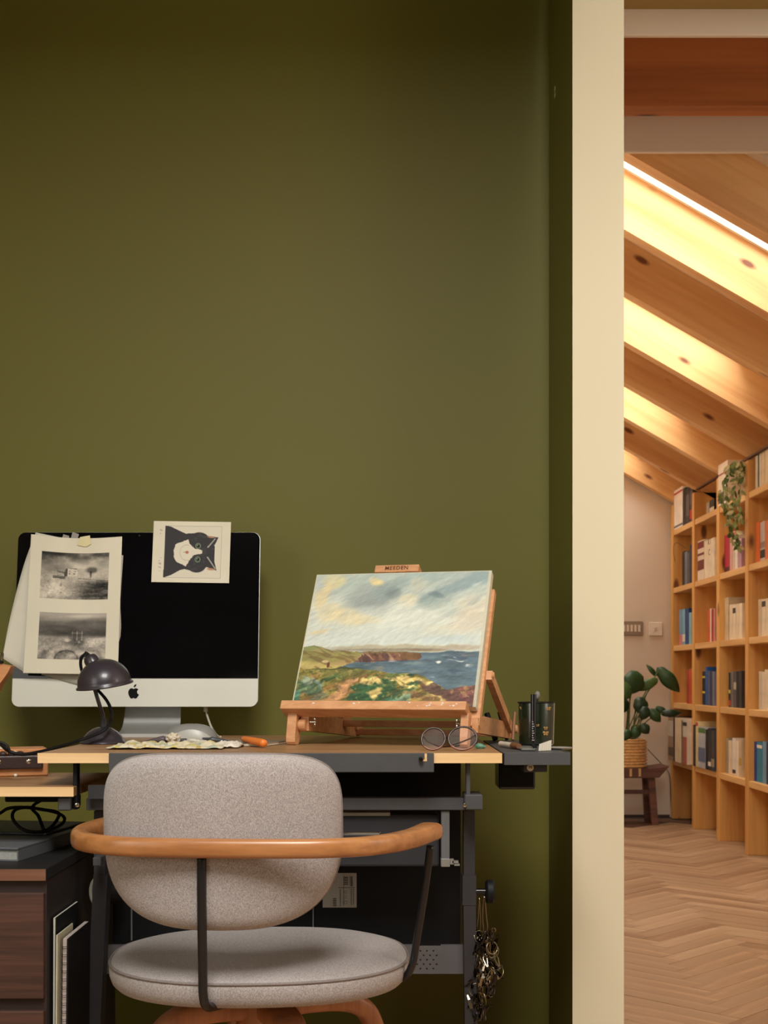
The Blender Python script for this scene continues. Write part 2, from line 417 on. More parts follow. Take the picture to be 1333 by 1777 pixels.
def books(bay, row, Xs, items, depth=.15):
    """items: (colour name, rgb, px left, px right, px top[, band rgb]) ; spine plane at X=Xs"""
    zs = SHZ[row-1] + .0175
    lo, hi = PY[bay]+PT+.002, PY[bay-1]-.002
    y_far = F*Xs/(items[0][2]-CX); y_near = F*Xs/(items[-1][3]-CX)
    n_, f_ = max(y_near, lo) if y_near < lo else y_near, min(y_far, hi)
    if n_ > f_-.02: n_ = lo
    rem = lambda y: n_ + (y-y_near)*(f_-n_)/(y_far-y_near)
    for n, it in enumerate(items):
        cn, rgb, xl, xr, yt = it[:5]
        Ya = rem(F*Xs/(xr - CX)); Yb = rem(F*Xs/(xl - CX))
        Ym = (Ya+Yb)/2
        Yb -= .0012
        if Yb - Ya < .006: Ya = Yb-.006
        h = HC + (HY-yt)*Ym/F - zs
        base = Vector((Xs, (Ya+Yb)/2, zs))
        mt = plain('book cover '+cn, rgb, .55, var=.12, scale=18)
        b = BM(); t = .0022; D = depth*random.uniform(.9, 1.1)
        if Xs < 1.87: D = .22
        box(b, Xs, Xs+t, Ya, Yb, zs, zs+h); box(b, Xs+t, Xs+D, Ya, Ya+t*.8, zs, zs+h); box(b, Xs+t, Xs+D, Yb-t*.8, Yb, zs, zs+h)
        o = obj('book', b, mt, base=base)
        where = '%s from left' % ORD[n] if len(items) > 1 else 'only one'
        tag(o, '%s book, %s, %s shelf, %s bay of the pine bookcase' % (cn, where, ROWN[row], BAYN[bay]), 'book', 'books on the %s shelf of the %s bay' % (ROWN[row], BAYN[bay]))
        b = BM(); box(b, Xs+t, Xs+D-.003, Ya+t*.8, Yb-t*.8, zs+.003, zs+h-.004); obj('pages', b, M_pages, o)
        if len(it) > 5:
            for (f0, f1, brgb) in it[5]:
                b = BM(); box(b, Xs-.0006, Xs+.0004, Ya+.002, Yb-.002, zs+h*f0, zs+h*f1)
                obj('spine_label', b, plain('spine print', brgb, .6), o)
CRM, CRD, BLK, CHR = (226, 208, 176), (204, 184, 150), (26, 24, 28), (58, 54, 58)
RED, ORG, BLU, TEA, GRY, WHT = (176, 40, 34), (210, 96, 40), (30, 70, 130), (60, 140, 150), (110, 112, 120), (230, 220, 208)
# bay 1
books(1, 5, 1.857, [('tall white', WHT, 1169.5, 1185.5, 848, [(.88, .93, RED), (.04, .09, GRY)]), ('slim black', BLK, 1186, 1191, 847), ('black', (32, 26, 28), 1191.5, 1198, 846, [(.2, .8, (90, 84, 84))]), ('black and red', (36, 24, 26), 1198.5, 1205, 846, [(.08, .35, RED), (.5, .9, (80, 74, 76))])])
books(1, 4, 1.88, [('slim black', BLK, 1184, 1188, 957), ('dark grey', GRY, 1188.3, 1193, 957), ('dark grey', (78, 80, 88), 1193.3, 1197, 958), ('navy', (24, 34, 70), 1197.3, 1200, 945), ('black', BLK, 1200.3, 1204.5, 932)])
books(1, 3, 1.88, [('pale blue and pink', (108, 156, 190), 1179, 1184, 1058, [(.0, .3, (214, 130, 130))]), ('pale blue', (120, 170, 196), 1184.3, 1189, 1057, [(.1, .3, WHT)]), ('royal blue', BLU, 1189.3, 1195.5, 1056), ('sky blue', (130, 180, 200), 1195.8, 1200, 1063), ('teal', TEA, 1200.3, 1205, 1063)])
books(1, 2, 1.88, [('red', (172, 60, 40), 1192, 1195.5, 1163), ('orange red', (200, 84, 48), 1195.8, 1199.5, 1161), ('orange', ORG, 1199.8, 1203, 1160)])
books(1, 1, 1.82, [('large patterned', (150, 122, 96), 1158.5, 1168, 1243, [(.55, .9, (196, 186, 170)), (.1, .3, (90, 70, 56))]), ('slim black', BLK, 1168.3, 1171, 1244), ('cream', CRM, 1171.3, 1183, 1246), ('grey green', (112, 112, 92), 1183.3, 1186, 1250), ('black and white topped', (206, 196, 180), 1186.3, 1194, 1247, [(.84, .92, BLK), (.0, .6, (170, 92, 70))])])
# bay 2
books(2, 5, 1.90, [('small grey', (180, 168, 150), 1226, 1231, 872), ('small black', BLK, 1231.5, 1239.5, 867, [(.2, .5, WHT)])])
books(2, 4, 1.857, [('white and maroon patterned', (222, 208, 190), 1211, 1222, 938, [(.8, .97, (120, 24, 26)), (.25, .5, (110, 30, 26)), (.62, .68, (110, 30, 26))]), ('wide cream lettered', (230, 216, 190), 1222.5, 1240, 936)])
books(2, 3, 1.90, [('orange', ORG, 1228, 1232, 1058), ('slim white', WHT, 1232.3, 1234.5, 1056), ('red', RED, 1234.8, 1238, 1057), ('pink', (200, 140, 130), 1238.3, 1241, 1056)])
books(2, 2, 1.88, [('black with yellow dots', (24, 28, 48), 1219, 1224, 1165, [(.8, .86, (210, 190, 60)), (.35, .41, (210, 190, 60))]), ('bright blue topped', (24, 90, 160), 1224.3, 1228, 1157), ('slate blue', (84, 92, 122), 1228.3, 1232, 1164), ('dark blue', (50, 56, 90), 1232.3, 1236, 1164), ('grey blue', (112, 118, 142), 1236.3, 1240, 1165)])
books(2, 1, 1.843, [('tall black', (36, 34, 42), 1198.3, 1203, 1258), ('cream with pink top', (220, 202, 150), 1203.3, 1208, 1252, [(.9, .98, (190, 60, 80))]), ('white and blue photo', (176, 180, 190), 1208.3, 1222, 1262, [(.86, .98, (80, 120, 60)), (.15, .5, (96, 108, 140))]), ('black', BLK, 1222.5, 1227, 1266), ('black and white', (44, 44, 50), 1227.3, 1233, 1264, [(.1, .2, WHT)]), ('dark grey', (60, 62, 66), 1233.3, 1240, 1268, [(.1, .3, (150, 140, 120))])])
# bay 3
books(3, 5, 1.845, [('tall white', (232, 220, 202), 1246, 1263, 803, [(.72, .76, (160, 70, 50)), (.05, .3, (90, 84, 84))])])
books(3, 4, 1.88, [('crimson', (176, 34, 62), 1257, 1266, 928, [(0, .15, (80, 20, 30))]), ('pink', (214, 160, 150), 1266.3, 1271, 926), ('red topped cream', (214, 190, 170), 1271.3, 1275, 922, [(.85, .97, RED)]), ('white', WHT, 1275.3, 1280, 930), ('pale mauve', (180, 140, 160), 1280.3, 1287, 935)])
books(3, 3, 1.88, [('cream', CRD, 1255, 1262.5, 1037), ('pale cream', CRM, 1264, 1270, 1049), ('ivory', (232, 218, 190), 1270.3, 1276, 1049, [(.75, .9, CHR)]), ('cream', CRM, 1276.3, 1282, 1048), ('ivory', (236, 220, 190), 1282.3, 1288, 1047)])
books(3, 2, 1.88, [('black and orange', (30, 28, 36), 1264.5, 1268, 1167, [(.05, .2, (200, 70, 40)), (.4, .5, (200, 190, 90))]), ('grey patterned', (110, 104, 100), 1268.3, 1273, 1165), ('dark grey', (84, 78, 80), 1273.3, 1278, 1165, [(.5, .7, (180, 170, 150))]), ('black', BLK, 1278.3, 1282, 1165), ('charcoal', (52, 46, 46), 1282.3, 1287, 1164)])
books(3, 1, 1.88, [('grey', (160, 146, 124), 1260, 1264, 1281), ('cream', CRM, 1264.3, 1270, 1285), ('white', WHT, 1271, 1277, 1281, [(.05, .15, CHR)]), ('ivory', (234, 220, 196), 1277.3, 1282, 1286), ('cream', CRD, 1282.3, 1287, 1283, [(.3, .5, (190, 150, 60))])])
# bay 4
books(4, 5, 1.88, [('white', WHT, 1311, 1315, 787), ('slim green', (60, 110, 84), 1315.3, 1317.5, 787), ('white', WHT, 1317.8, 1321, 787), ('cream', CRM, 1321.5, 1327, 781), ('ivory', (228, 210, 176), 1327.5, 1336, 776)])
books(4, 4, 1.88, [('orange', (214, 104, 36), 1311.5, 1318.5, 906), ('white and black', (190, 172, 160), 1319.5, 1328, 905, [(.1, .3, (40, 34, 34)), (.35, .5, (150, 120, 110))]), ('bright orange', (224, 110, 40), 1329, 1338, 903)])
books(4, 3, 1.88, [('cream', CRD, 1316, 1321.5, 1040), ('ivory with dark title', (226, 208, 180), 1322, 1329, 1040, [(.8, .95, CHR)]), ('cream', CRM, 1329.5, 1337, 1038)])
books(4, 2, 1.88, [('grey cream', (204, 190, 164), 1317, 1322, 1165), ('ivory', (222, 206, 182), 1322.3, 1327, 1166), ('cream', CRM, 1327.3, 1335, 1162)])
books(4, 1, 1.88, [('royal blue', (32, 56, 140), 1309, 1313, 1287), ('teal', (40, 130, 160), 1313.5, 1323, 1288, [(.85, .93, WHT)]), ('grey blue', (110, 150, 176), 1323.5, 1330, 1287), ('navy', (40, 40, 66), 1330.3, 1337, 1288)])
def text(name, body, size, parent, loc, rot, mat, extrude=.0003, spacing=1.0, bold=0.0):
    cu = bpy.data.curves.new(name, 'FONT'); cu.body = body; cu.size = size; cu.extrude = extrude
    cu.align_x = 'CENTER'; cu.align_y = 'CENTER'; cu.materials.append(mat)
    to = bpy.data.objects.new(name, cu); C.objects.link(to); cu.space_character = spacing; cu.offset = bold
    me = bpy.data.meshes.new_from_object(to.evaluated_get(bpy.context.evaluated_depsgraph_get())); bpy.data.objects.remove(to)
    me.name = name; o = bpy.data.objects.new(name, me); C.objects.link(o); o.parent = parent
    o.location = Vector(loc) - wloc(parent); o.rotation_euler = rot; return o
for o in [o for o in C.objects if o.get('label', '').startswith('wide cream lettered')]:
    p = wloc(o)
    text('title_text', 'K I', .05, o, (p.x-.0006, p.y, p.z+.20), (PI/2, 0, -PI/2), plain('print dark', (60, 50, 50)))
    text('title_text', 'C', .05, o, (p.x-.0006, p.y, p.z+.14), (PI/2, 0, -PI/2), plain('print dark', (60, 50, 50)))

# trailing variegated plant on the top shelf of the third bay
tp = thing('trailing_plant', 'variegated trailing plant hanging down from top shelf of bookcase', 'plant', (1.95, 6.66, 1.8475))
b = BM(); lathe(b, (1.93, 6.68, 1.8475), [(0, 0), (.035, 0), (.045, .075), (.041, .075), (.036, .06), (0, .06)], 16); obj('pot', b, plain('pot dark', (90, 70, 56), .7), tp, True)
lb = BM()
vs = [lb.verts.new(p) for p in ((0, 0, 0), (-.013, 0, -.012), (-.015, .002, -.028), (0, .003, -.05), (.015, .002, -.028), (.013, 0, -.012), (0, .006, -.022))]
for a, c in ((0, 1), (1, 2), (2, 3), (3, 4), (4, 5), (5, 0)): lb.faces.new((vs[a], vs[c], vs[6]))
leafme = bpy.data.meshes.new('leaf'); lb.to_mesh(leafme); lb.free(); leafme.materials.append(M_leaf2)
leafme2 = leafme.copy(); leafme2.materials[0] = plain('leaf mid green', (84, 108, 52), .5, var=.3, scale=40)
leafme3 = leafme.copy(); leafme3.materials[0] = plain('leaf cream green', (196, 196, 150), .5, var=.3, scale=60)
strands = [[(1283, 812), (1275, 802), (1264, 815), (1260, 850), (1262, 885), (1266, 925)],
           [(1287, 815), (1284, 803), (1278, 830), (1272, 870), (1276, 905), (1282, 948)],
           [(1284, 812), (1270, 812), (1256, 845), (1256, 875), (1268, 910), (1272, 940)],
           [(1286, 805), (1289, 820), (1284, 850), (1282, 880), (1284, 900)]]
for st in strands:
    pts = [Vector((1.93, 6.68, 1.92))] + [at(x, y, 6.55 + (0 if i else .06)) for i, (x, y) in enumerate(st)]
    cp = catmull(pts, 6); b = BM(); tube(b, cp, .0016, 5); obj('vine', b, M_stem, tp)
    for i in range(5, len(cp)):
        for q in range(1 if i % 3 else 2):
            me = random.choice((leafme, leafme2, leafme, leafme3, leafme3))
            o = bpy.data.objects.new('leaf', me); C.objects.link(o); o.parent = tp
            o.location = cp[i] - tp.location + Vector((random.uniform(-.008, .008), random.uniform(-.02, .01), random.uniform(-.006, .006)))
            o.rotation_euler = (random.uniform(-.7, .3), random.uniform(-1.1, 1.1), random.uniform(-.8, .8)); s = random.uniform(.6, .95); o.scale = (s*.85, s*1.1, s*1.1)

# ---------------------------------------------------------------- bench, potted plant, switches, cable
YBn = 7.95
bn = thing('wooden_bench', 'low dark rustic wooden bench with upswept end beneath potted plant', 'bench', (1.45, YBn, 0))
zb = .345; bw = .13
pr = []
xs_ = [(.95, 0), (1.3, 0), (1.58, .0), (1.68, .008), (1.745, .018)]
b = BM(); prof_t = [(x, zb+d) for x, d in xs_]; prof_b = [(x - (.06 if x > 1.7 else 0), zb-.055+d*.3) for x, d in xs_]
prism(b, [(x, YBn-bw, z) for x, z in prof_t] + [(x, YBn-bw, z) for x, z in prof_b[::-1]], (0, 2*bw, 0))
M_bench = wood('old dark elm', (70, 42, 34), (112, 72, 56), None, 'X', fine=24, along=2, rough=.6)
obj('seat_plank', b, M_bench, bn)
for sx in (1.02, 1.66):
    for sy in (-1, 1):
        b = BM(); sweep(b, [Vector((sx, YBn+sy*.10, 0)), Vector((sx-.02 if sx > 1.3 else sx+.02, YBn+sy*.085, zb-.04))], [(-.02, -.02), (.02, -.02), (.02, .02), (-.02, .02)]); obj('leg', b, M_bench, bn)
b = BM(); box(b, 1.02, 1.64, YBn-.102, YBn-.078, .19, .215); obj('stretcher', b, M_bench, bn)
for x in (1.50, 1.555):
    b = BM(); box(b, x, x+.014, YBn-bw-.006, YBn-bw+.002, zb-.045, zb+.004); obj('binding', b, plain('pale rattan', (196, 160, 110), .7), bn)

PC = Vector((1.555, YBn, zb+.001))
pp = thing('potted_monstera', 'green broad leaved houseplant in a woven basket pot on bench', 'plant', PC)
PC = Vector((1.515, YBn, zb+.001))
b = BM(); lathe(b, PC, [(0, 0), (.102, 0), (.106, .004), (.108, .17), (.112, .175), (.108, .18), (.098, .18), (.098, .15), (0, .15)], 36); M_bask = plain('basket rattan', (222, 180, 120), .7, var=.2, scale=60)
bk = obj('basket_pot', b, M_bask, pp, True)
for r in range(9):
    z = .012 + r*.0185
    pts = [PC + Vector(((.1085+.0035*math.sin(k*PI/1.0 + r*PI))*math.cos(2*PI*k/36), (.1085+.0035*math.sin(k*PI + PI/2 + r*PI))*math.sin(2*PI*k/36), z)) for k in range(36)]
    pts = [PC + Vector(((.1085+(.004 if (k+r) % 2 else -.002))*math.cos(2*PI*k/36), (.1085+(.004 if (k+r) % 2 else -.002))*math.sin(2*PI*k/36), z)) for k in range(36)]
    b = BM(); tube(b, pts, .0062, 6, closed=True); obj('woven_strand', b, M_bask, bk, 'all')
b = BM(); lathe(b, PC, [(0, .15), (.097, .15), (.097, .14)], 24); obj('soil', b, plain('soil', (40, 28, 20), .9), pp)
def bigleaf(cx, cy, D, w, h, ang, pitch, mat, yaw=0):
    b = BM(); n = 14; rows = []
    for i in range(n+1):
        t = i/n; ww = w/2*math.sin(PI*min(1, t*1.02))**.62*(1.12-.45*t)
        z = -t*h
        rows.append([b.verts.new(Vector((s*ww, (abs(s)*.12*w) + .12*h*math.sin(PI*t)*-1 + .25*h*t*t*pitch, z + (abs(s)*.10*h if t < .2 else 0)))) for s in (-1, -.55, 0, .55, 1)])
    for A, B in zip(rows, rows[1:]):
        for k in range(4): b.faces.new((A[k], A[k+1], B[k+1], B[k]))
    bmesh.ops.remove_doubles(b, verts=b.verts, dist=1e-5)
    c = at(cx, cy, D)
    M = Matrix.Translation(c) @ Matrix.Rotation(math.radians(yaw), 4, 'Z') @ Matrix.Rotation(math.radians(ang), 4, 'Y')
    bmesh.ops.transform(b, matrix=M, verts=b.verts)
    o = obj('leaf', b, mat, pp, 'all')
    md = o.modifiers.new('thickness', 'SOLIDIFY'); md.thickness = .0012
    return c
M_lf2 = plain('plant leaf dark', (28, 54, 28), .35, var=.25, scale=20); M_lf3 = plain('plant leaf light', (70, 102, 50), .4, var=.25, scale=20)
crown = PC + Vector((0, 0, .16))
lv = [(1106, 1168, 7.85, .155, .14, 20, .2, M_leafg, 10), (1093, 1192, 7.80, .13, .10, 60, .6, M_lf3, 0), (1110, 1212, 7.75, .10, .10, -10, .2, M_lf2, 0),
      (1144, 1162, 7.95, .10, .19, -42, .8, M_leafg, -10), (1139, 1180, 7.9, .07, .14, 62, .3, M_lf3, 0), (1138, 1172, 8.0, .035, .09, 140, .2, M_leafg, 0),
      (1150, 1238, 7.85, .055, .12, -92, .2, M_lf2, 0), (1128, 1233, 7.8, .07, .10, -45, .4, M_leafg, 0), (1122, 1228, 7.7, .075, .08, 20, .3, M_lf2, 0),
      (1104, 1262, 7.75, .07, .07, 0, .3, M_leafg, 0), (1114, 1258, 7.7, .07, .07, -40, .3, M_lf2, 0), (1092, 1268, 7.75, .06, .07, 30, .3, M_leafg, 0), (1140, 1228, 7.95, .05, .08, -60, .3, M_leafg, 0), (1086, 1215, 7.9, .09, .1, 30, .3, M_lf2, 0)]
for L_ in lv:
    c = bigleaf(*L_)
    b = BM(); mid = (crown + c)/2 + Vector((random.uniform(-.02, .02), 0, .04))
    tube(b, catmull([crown + Vector((random.uniform(-.04, .04), random.uniform(-.04, .04), 0)), mid, c], 6), .004, 6); obj('stalk', b, M_stem, pp, True)

def plate(name, label, x0, x1, y0, y1, mat, n, smat, cat, gap):
    D = YE - .012; a = at(x0, y1, D); c = at(x1, y0, D)
    base = Vector(((a.x+c.x)/2, YE, a.z)); t = thing(name, label, cat, base)
    b = BM(); box(b, a.x, c.x, D, YE-.0005, a.z, c.z, .002); obj('face_plate', b, mat, t)
    for k in range(n):
        w_ = (c.x-a.x)/(n+1.0)*.62; xm = a.x + (c.x-a.x)*(k+1)/(n+1.0) if n > 1 else (a.x+c.x)/2
        if n == 1: w_ = .02
        b = BM(); box(b, xm-w_/2, xm+w_/2, D-.004, D+.002, (a.z+c.z)/2-gap, (a.z+c.z)/2+gap, .001); obj('rocker', b, smat, t)
plate('light_switch', 'brushed metal multi-gang light switch on the white end wall', 1070, 1116, 1078, 1102.5, plain('brushed nickel', (150, 132, 112), .4, metal=.6), 6, M_white, 'switch', .022)
plate('wall_socket', 'small single white switch plate on end wall beside the bookcase', 1127, 1149.5, 1080, 1103, plain('switch white', (226, 214, 196), .4), 1, plain('switch rocker', (206, 190, 168), .5), 'switch', .012)
b = BM(); tube(b, catmull([at(1124, 1300, 8.2), at(1138, 1315, 8.2), at(1152, 1330, 8.22), at(1162, 1345, 8.24), at(1164, 1380, 8.25), at(1166, 1416, 8.25)], 6), .003, 6)
tag(obj('cable', b, plain('cable brown', (90, 70, 56), .6), smooth=True), 'thin dark cable running down end wall beside bench', 'cable')
b = BM(); tube(b, catmull([at(1172, 975, 8.13), at(1169, 960, 8.10), at(1170, 946, 8.08), at(1176, 942, 8.08), at(1190, 952, 8.08)], 6), .0022, 6)
tag(obj('cable', b, plain('cable grey', (120, 100, 80), .6), smooth=True), 'short looped cable at the far upright of the bookcase, fourth shelf', 'cable')

# ---------------------------------------------------------------- drafting desk
YD, ZT = 2.10, .777
dk = thing('drafting_desk', 'drafting desk with brown top, pale wood edge and dark metal frame', 'desk', (-.2, 2.4, 0))
XL, XD = -.568, .1935
b = BM(); box(b, XL, XD, YD+.0005, 2.755, ZT-.0155, ZT, .0008); obj('tabletop', b, M_top, dk)
b = BM(); box(b, XL-.0002, XD+.0002, YD-.0008, YD+.0006, ZT-.0162, ZT+.0002); obj('edge_band', b, M_edge, dk)
xa, xb = at(190, 0, YD).x, at(753, 0, YD).x
b = BM(); box(b, xa, xb, YD-.006, YD-.0012, ZT-.031, ZT+.0006, .001)
pl = obj('pencil_ledge', b, M_dgrey, dk)
c = at(734, 1314.5, YD-.006)
b = BM(); box(b, c.x-.001, c.x+.0066, YD-.0068, YD-.0062, c.z-.0062, c.z-.0035); box(b, c.x+.0028, c.x+.0066, YD-.0068, YD-.0062, c.z-.0035, c.z+.0065); obj('angle_slot', b, M_edge, pl)
b = BM(); lathe(b, (c.x-.003, YD-.0066, c.z-.002), [(0, .010), (.003, .0095), (.0042, .006), (.004, .0)], 14, axis=(0, -1, 0)); obj('thumb_knob', b, M_blackg, pl, True)
# right metal tray
xa, xb = .1975, at(990, 0, YD).x
b = BM(); box(b, xa, xb, YD, YD+.0015, ZT-.0195, ZT+.001, .0005); box(b, xa, xb, YD+.0015, 2.55, ZT-.003, ZT-.0006); box(b, xb-.0015, xb, YD+.0015, 2.55, ZT-.0195, ZT+.001); box(b, xa, xa+.0015, YD+.0015, 2.55, ZT-.0195, ZT-.003)
obj('side_tray', b, M_dgrey, dk)
a_, c_ = at(909, 1340, 2.12), at(950, 1325, 2.12)
b = BM(); box(b, a_.x, c_.x, 2.12, 2.20, a_.z, ZT-.003, .001); br = obj('tray_bracket', b, M_dgrey2, dk)
c = at(920.5, 1332, 2.119)
b = BM(); lathe(b, (c.x, 2.1198, c.z), [(0, .0016), (.0052, .0016), (.0058, .0)], 24, axis=(0, -1, 0)); obj('round_badge', b, plain('badge cream', (200, 190, 160), .5), br)
text('badge_mark', 'M', .0075, br, (c.x, 2.1178, c.z), (PI/2, 0, 0), M_black, .0001)
a_, c_ = at(866, 1370, 2.22), at(930, 1325, 2.22)
b = BM(); box(b, a_.x, c_.x, 2.22, 2.30, a_.z, ZT-.004, .004, seg=2); obj('under_tray_box', b, M_blackg, dk)
# lower fixed shelf, left
zl = .7215
b = BM(); box(b, -1.15, -.5095, YD+.0006, 2.42, zl-.0155, zl, .0006); lb_ = obj('lower_shelf', b, M_top, dk)
b = BM(); box(b, -1.15, -.5093, YD-.0008, YD+.0006, zl-.0156, zl+.0002); obj('edge_band', b, M_edge, lb_)
b = BM(); box(b, -.492, -.20, YD+.03, 2.42, zl-.0155, zl); obj('lower_shelf', b, M_top, dk)
b = BM(); box(b, -.492, -.20, YD+.028, YD+.0295, zl-.022, zl+.001); obj('shelf_lip', b, M_dgrey2, dk)
# cross rail
zr0, zr1 = HC-229*2.15/F, HC-208*2.15/F
b = BM(); box(b, -.50, at(807, 0, 2.15).x, 2.15, 2.18, zr0, zr1, .001); obj('cross_rail', b, M_dgrey, dk)
a_, c_ = at(806.5, 1406, 2.12), at(838, 1379, 2.12)
b = BM(); box(b, a_.x, c_.x, 2.12, 2.185, a_.z, c_.z, .002); obj('side_rail', b, M_dgrey, dk)
a_, c_ = at(100, 1407, 2.11), at(122, 1384, 2.11)
b = BM(); box(b, a_.x, c_.x, 2.11, 2.185, a_.z, c_.z, .002); obj('side_rail', b, M_dgrey, dk)
a_ = at(8, 1392, 2.2); c_ = at(100, 1381, 2.2)
b = BM(); box(b, a_.x, c_.x, 2.2, 2.36, a_.z, zl-.0158, .002); obj('shelf_bracket', b, M_black, dk)
for px in (812.5, 131):
    x = at(px, 0, 2.125).x; w_ = .0035
    b = BM(); box(b, x-w_, x+w_, 2.122, 2.142, zr0+.004, ZT-.0158, .001); ar = obj('tilt_arm', b, M_dgrey if px > 500 else M_black, dk)
    b = BM(); lathe(b, (x-.006 if px > 500 else x+.005, 2.121, zr0+.012), [(0, .006), (.0035, .005), (.004, 0)], 12, axis=(0, -1, 0)); obj('bolt', b, M_chrome, ar, True)
# legs
def sq(bm, p, q, w_, d_): return sweep(bm, [p, q], [(-w_/2, -d_/2), (w_/2, -d_/2), (w_/2, d_/2), (-w_/2, d_/2)], up=(0, 1, 0))
b = BM(); sq(b, at(813.5, 1406, 2.20), at(813.5, 1530, 2.20), .019, .03); lg = obj('leg', b, M_dgrey2, dk)
b = BM(); p0 = at(813.5, 1517, 2.20); p1 = at(813.5, 1568, 2.20); sq(b, p0, p1, .0235, .034); obj('leg_collar', b, M_dgrey2, lg)
b = BM(); p0 = at(814, 1560, 2.20); sq(b, p0, Vector((p0.x+.006, 2.20, 0)), .021, .032); obj('leg_sleeve', b, M_dgrey2, lg)
b = BM(); box(b, .10, .19, 2.02, 2.62, 0, .03, .003); obj('foot', b, M_dgrey2, dk)
b = BM(); p0 = at(176, 1406, 2.20); sq(b, p0, at(176, 1520, 2.20), .019, .03); lg = obj('leg', b, M_dgrey2, dk)
b = BM(); p0 = at(178, 1516, 2.20); p1 = at(165, 1790, 2.20); k_ = (p0.z)/(p0.z-p1.z); sq(b, p0, p0+(p1-p0)*k_, .024, .034); obj('leg_sleeve', b, M_dgrey2, lg)
b = BM(); box(b, at(161, 1500, 2.14).x, at(175, 1500, 2.14).x, 2.14, 2.17, at(0, 1503, 2.14).z, at(0, 1488, 2.14).z, .001); obj('hinge_block', b, M_dgrey, lg)
b = BM(); box(b, -.522, -.47, 2.02, 2.62, 0, .03, .003); obj('foot', b, M_dgrey2, dk)
# perforated stretcher: holes cut as real openings (frame of small faces)
z0, z1 = HC-513*2.24/F, HC-464*2.24/F; x0, x1 = -.49, .139
b = BM(); yS = 2.24
hx0, hx1 = at(720, 0, yS).x, at(762, 0, yS).x
box(b, x0, hx0-.003, yS, yS+.012, z0, z1); box(b, hx1+.003, x1, yS, yS+.012, z0, z1)
nc, nr = 17, 19
cwx, cwz = (hx1-hx0+.006)/nc, (z1-z0)/nr
for i in range(nc):
    for j in range(nr):
        if j % 3 == 0 and 2 < j < 17 and i % 4 == (0 if (j//3) % 2 else 2) and 0 < i < 16: continue
        X0 = hx0-.003+i*cwx; Z0 = z0+j*cwz
        v = [b.verts.new((X0, yS, Z0)), b.verts.new((X0+cwx, yS, Z0)), b.verts.new((X0+cwx, yS, Z0+cwz)), b.verts.new((X0, yS, Z0+cwz))]; b.faces.new(v)
obj('perforated_stretcher', b, plain('grey steel stretcher', (92, 90, 92), .5), dk)
# height knob
kx = at(826, 0, 2.2).x; kz = at(0, 1547, 2.2).z
b = BM(); cyl(b, (kx, 2.2, kz), (kx+.018, 2.2, kz), .0055, 14); kn = obj('knob_stem', b, M_blackg, dk, True)
b = BM(); lathe(b, (kx+.0165, 2.2, kz), [(0, 0), (.017, 0), (.0205, .003), (.0205, .012), (.017, .0155), (0, .0155)], 28, axis=(1, 0, 0)); obj('hand_knob', b, M_black, kn, True)
# drawer under the desk
dr = BM(); a_, c_ = at(400, 1507, 2.17), at(762, 1413, 2.17)
box(dr, a_.x, c_.x, 2.17, 2.50, a_.z+.003, c_.z, .004, seg=2)
dro = obj('fabric_drawer', dr, plain('dark grey drawer cloth', (38, 38, 42), .8), dk)
b = BM(); a2, c2 = at(330, 1414, 2.19), at(677, 1407.5, 2.19); box(b, a2.x, c2.x, 2.168, 2.40, a2.z+.0005, c2.z, .0005); obj('drawer_board', b, plain('pale board edge', (150, 150, 142), .6), dro)
hz = at(0, 1447.5, 2.14).z; hx = at(655, 0, 2.14).x
b = BM(); tube(b, catmull([(hx-.16, 2.15, hz-.004), (hx-.155, 2.142, hz), (hx-.01, 2.142, hz+.001), (hx, 2.144, hz-.001), (hx+.004, 2.168, hz-.004)], 5), .003, 8); obj('handle', b, M_chrome, dro, True)
a_, c_ = at(765.5, 1504, 2.16), at(780, 1406, 2.16)
b = BM(); box(b, a_.x, c_.x, 2.155, 2.17, a_.z, c_.z, .001); sb = obj('drawer_bracket', b, plain('mid grey bracket', (96, 96, 98), .5), dk)
b = BM(); p = at(773, 1496, 2.152); box(b, p.x-.0075, p.x+.0075, 2.149, 2.172, p.z-.008, p.z+.006, .001); box(b, p.x+.008, p.x+.014, 2.152, 2.16, p.z-.004, p.z+.005); box(b, p.x+.012, p.x+.022, 2.152, 2.16, p.z-.002, p.z+.002); box(b, p.x+.015, p.x+.024, 2.15, 2.16, p.z-.006, p.z-.003); obj('latch', b, plain('zinc latch', (150, 150, 146), .4, metal=.5), sb)
# black panel with product sticker behind the chair
a_, c_ = at(196, 1640, 2.30), at(800, 1510, 2.30)
b = BM(); box(b, a_.x, c_.x, 2.30, 2.315, a_.z-.002, ZT-.017, .001); pn = obj('rear_panel', b, M_black, dk)
for px, yt, yb in ((228.5, 1560, 1632), (543.5, 1560, 1612)):
    t_, u_ = at(px, yt, 2.298), at(px, yb, 2.298); b = BM(); box(b, t_.x-.0012, t_.x+.0012, 2.297, 2.300, u_.z, t_.z); obj('panel_seam', b, plain('seam grey', (110, 110, 108), .6), pn)
a_, c_ = at(560, 1575, 2.298), at(619, 1515, 2.298)
b = BM(); box(b, a_.x, c_.x, 2.2985, 2.2998, a_.z, c_.z); st = obj('sticker', b, plain('sticker grey white', (176, 172, 160), .7), pn)
b = BM()
def rowr(x0, x1, y0, y1):
    p, q = at(x0, y1, 2.298), at(x1, y0, 2.298); box(b, p.x, q.x, 2.2979, 2.2986, p.z, q.z)
x = 607.5
while x < 612.5:
    rowr(x, x+.55, 1521, 1538); x += random.choice((.9, 1.2, 1.6))
for y_ in range(1522, 1536, 3): rowr(597, 604, y_, y_+1.3)
for k_ in range(9): rowr(609 + .0, 610.2, 1543+k_*3.1, 1545+k_*3.1); rowr(613, 614, 1543+k_*3.1, 1545+k_*3.1)
for y_ in range(1544, 1572, 3): rowr(590, 591.3, y_, y_+1.6); rowr(578, 584, y_, y_+1.4) if y_ > 1556 else None
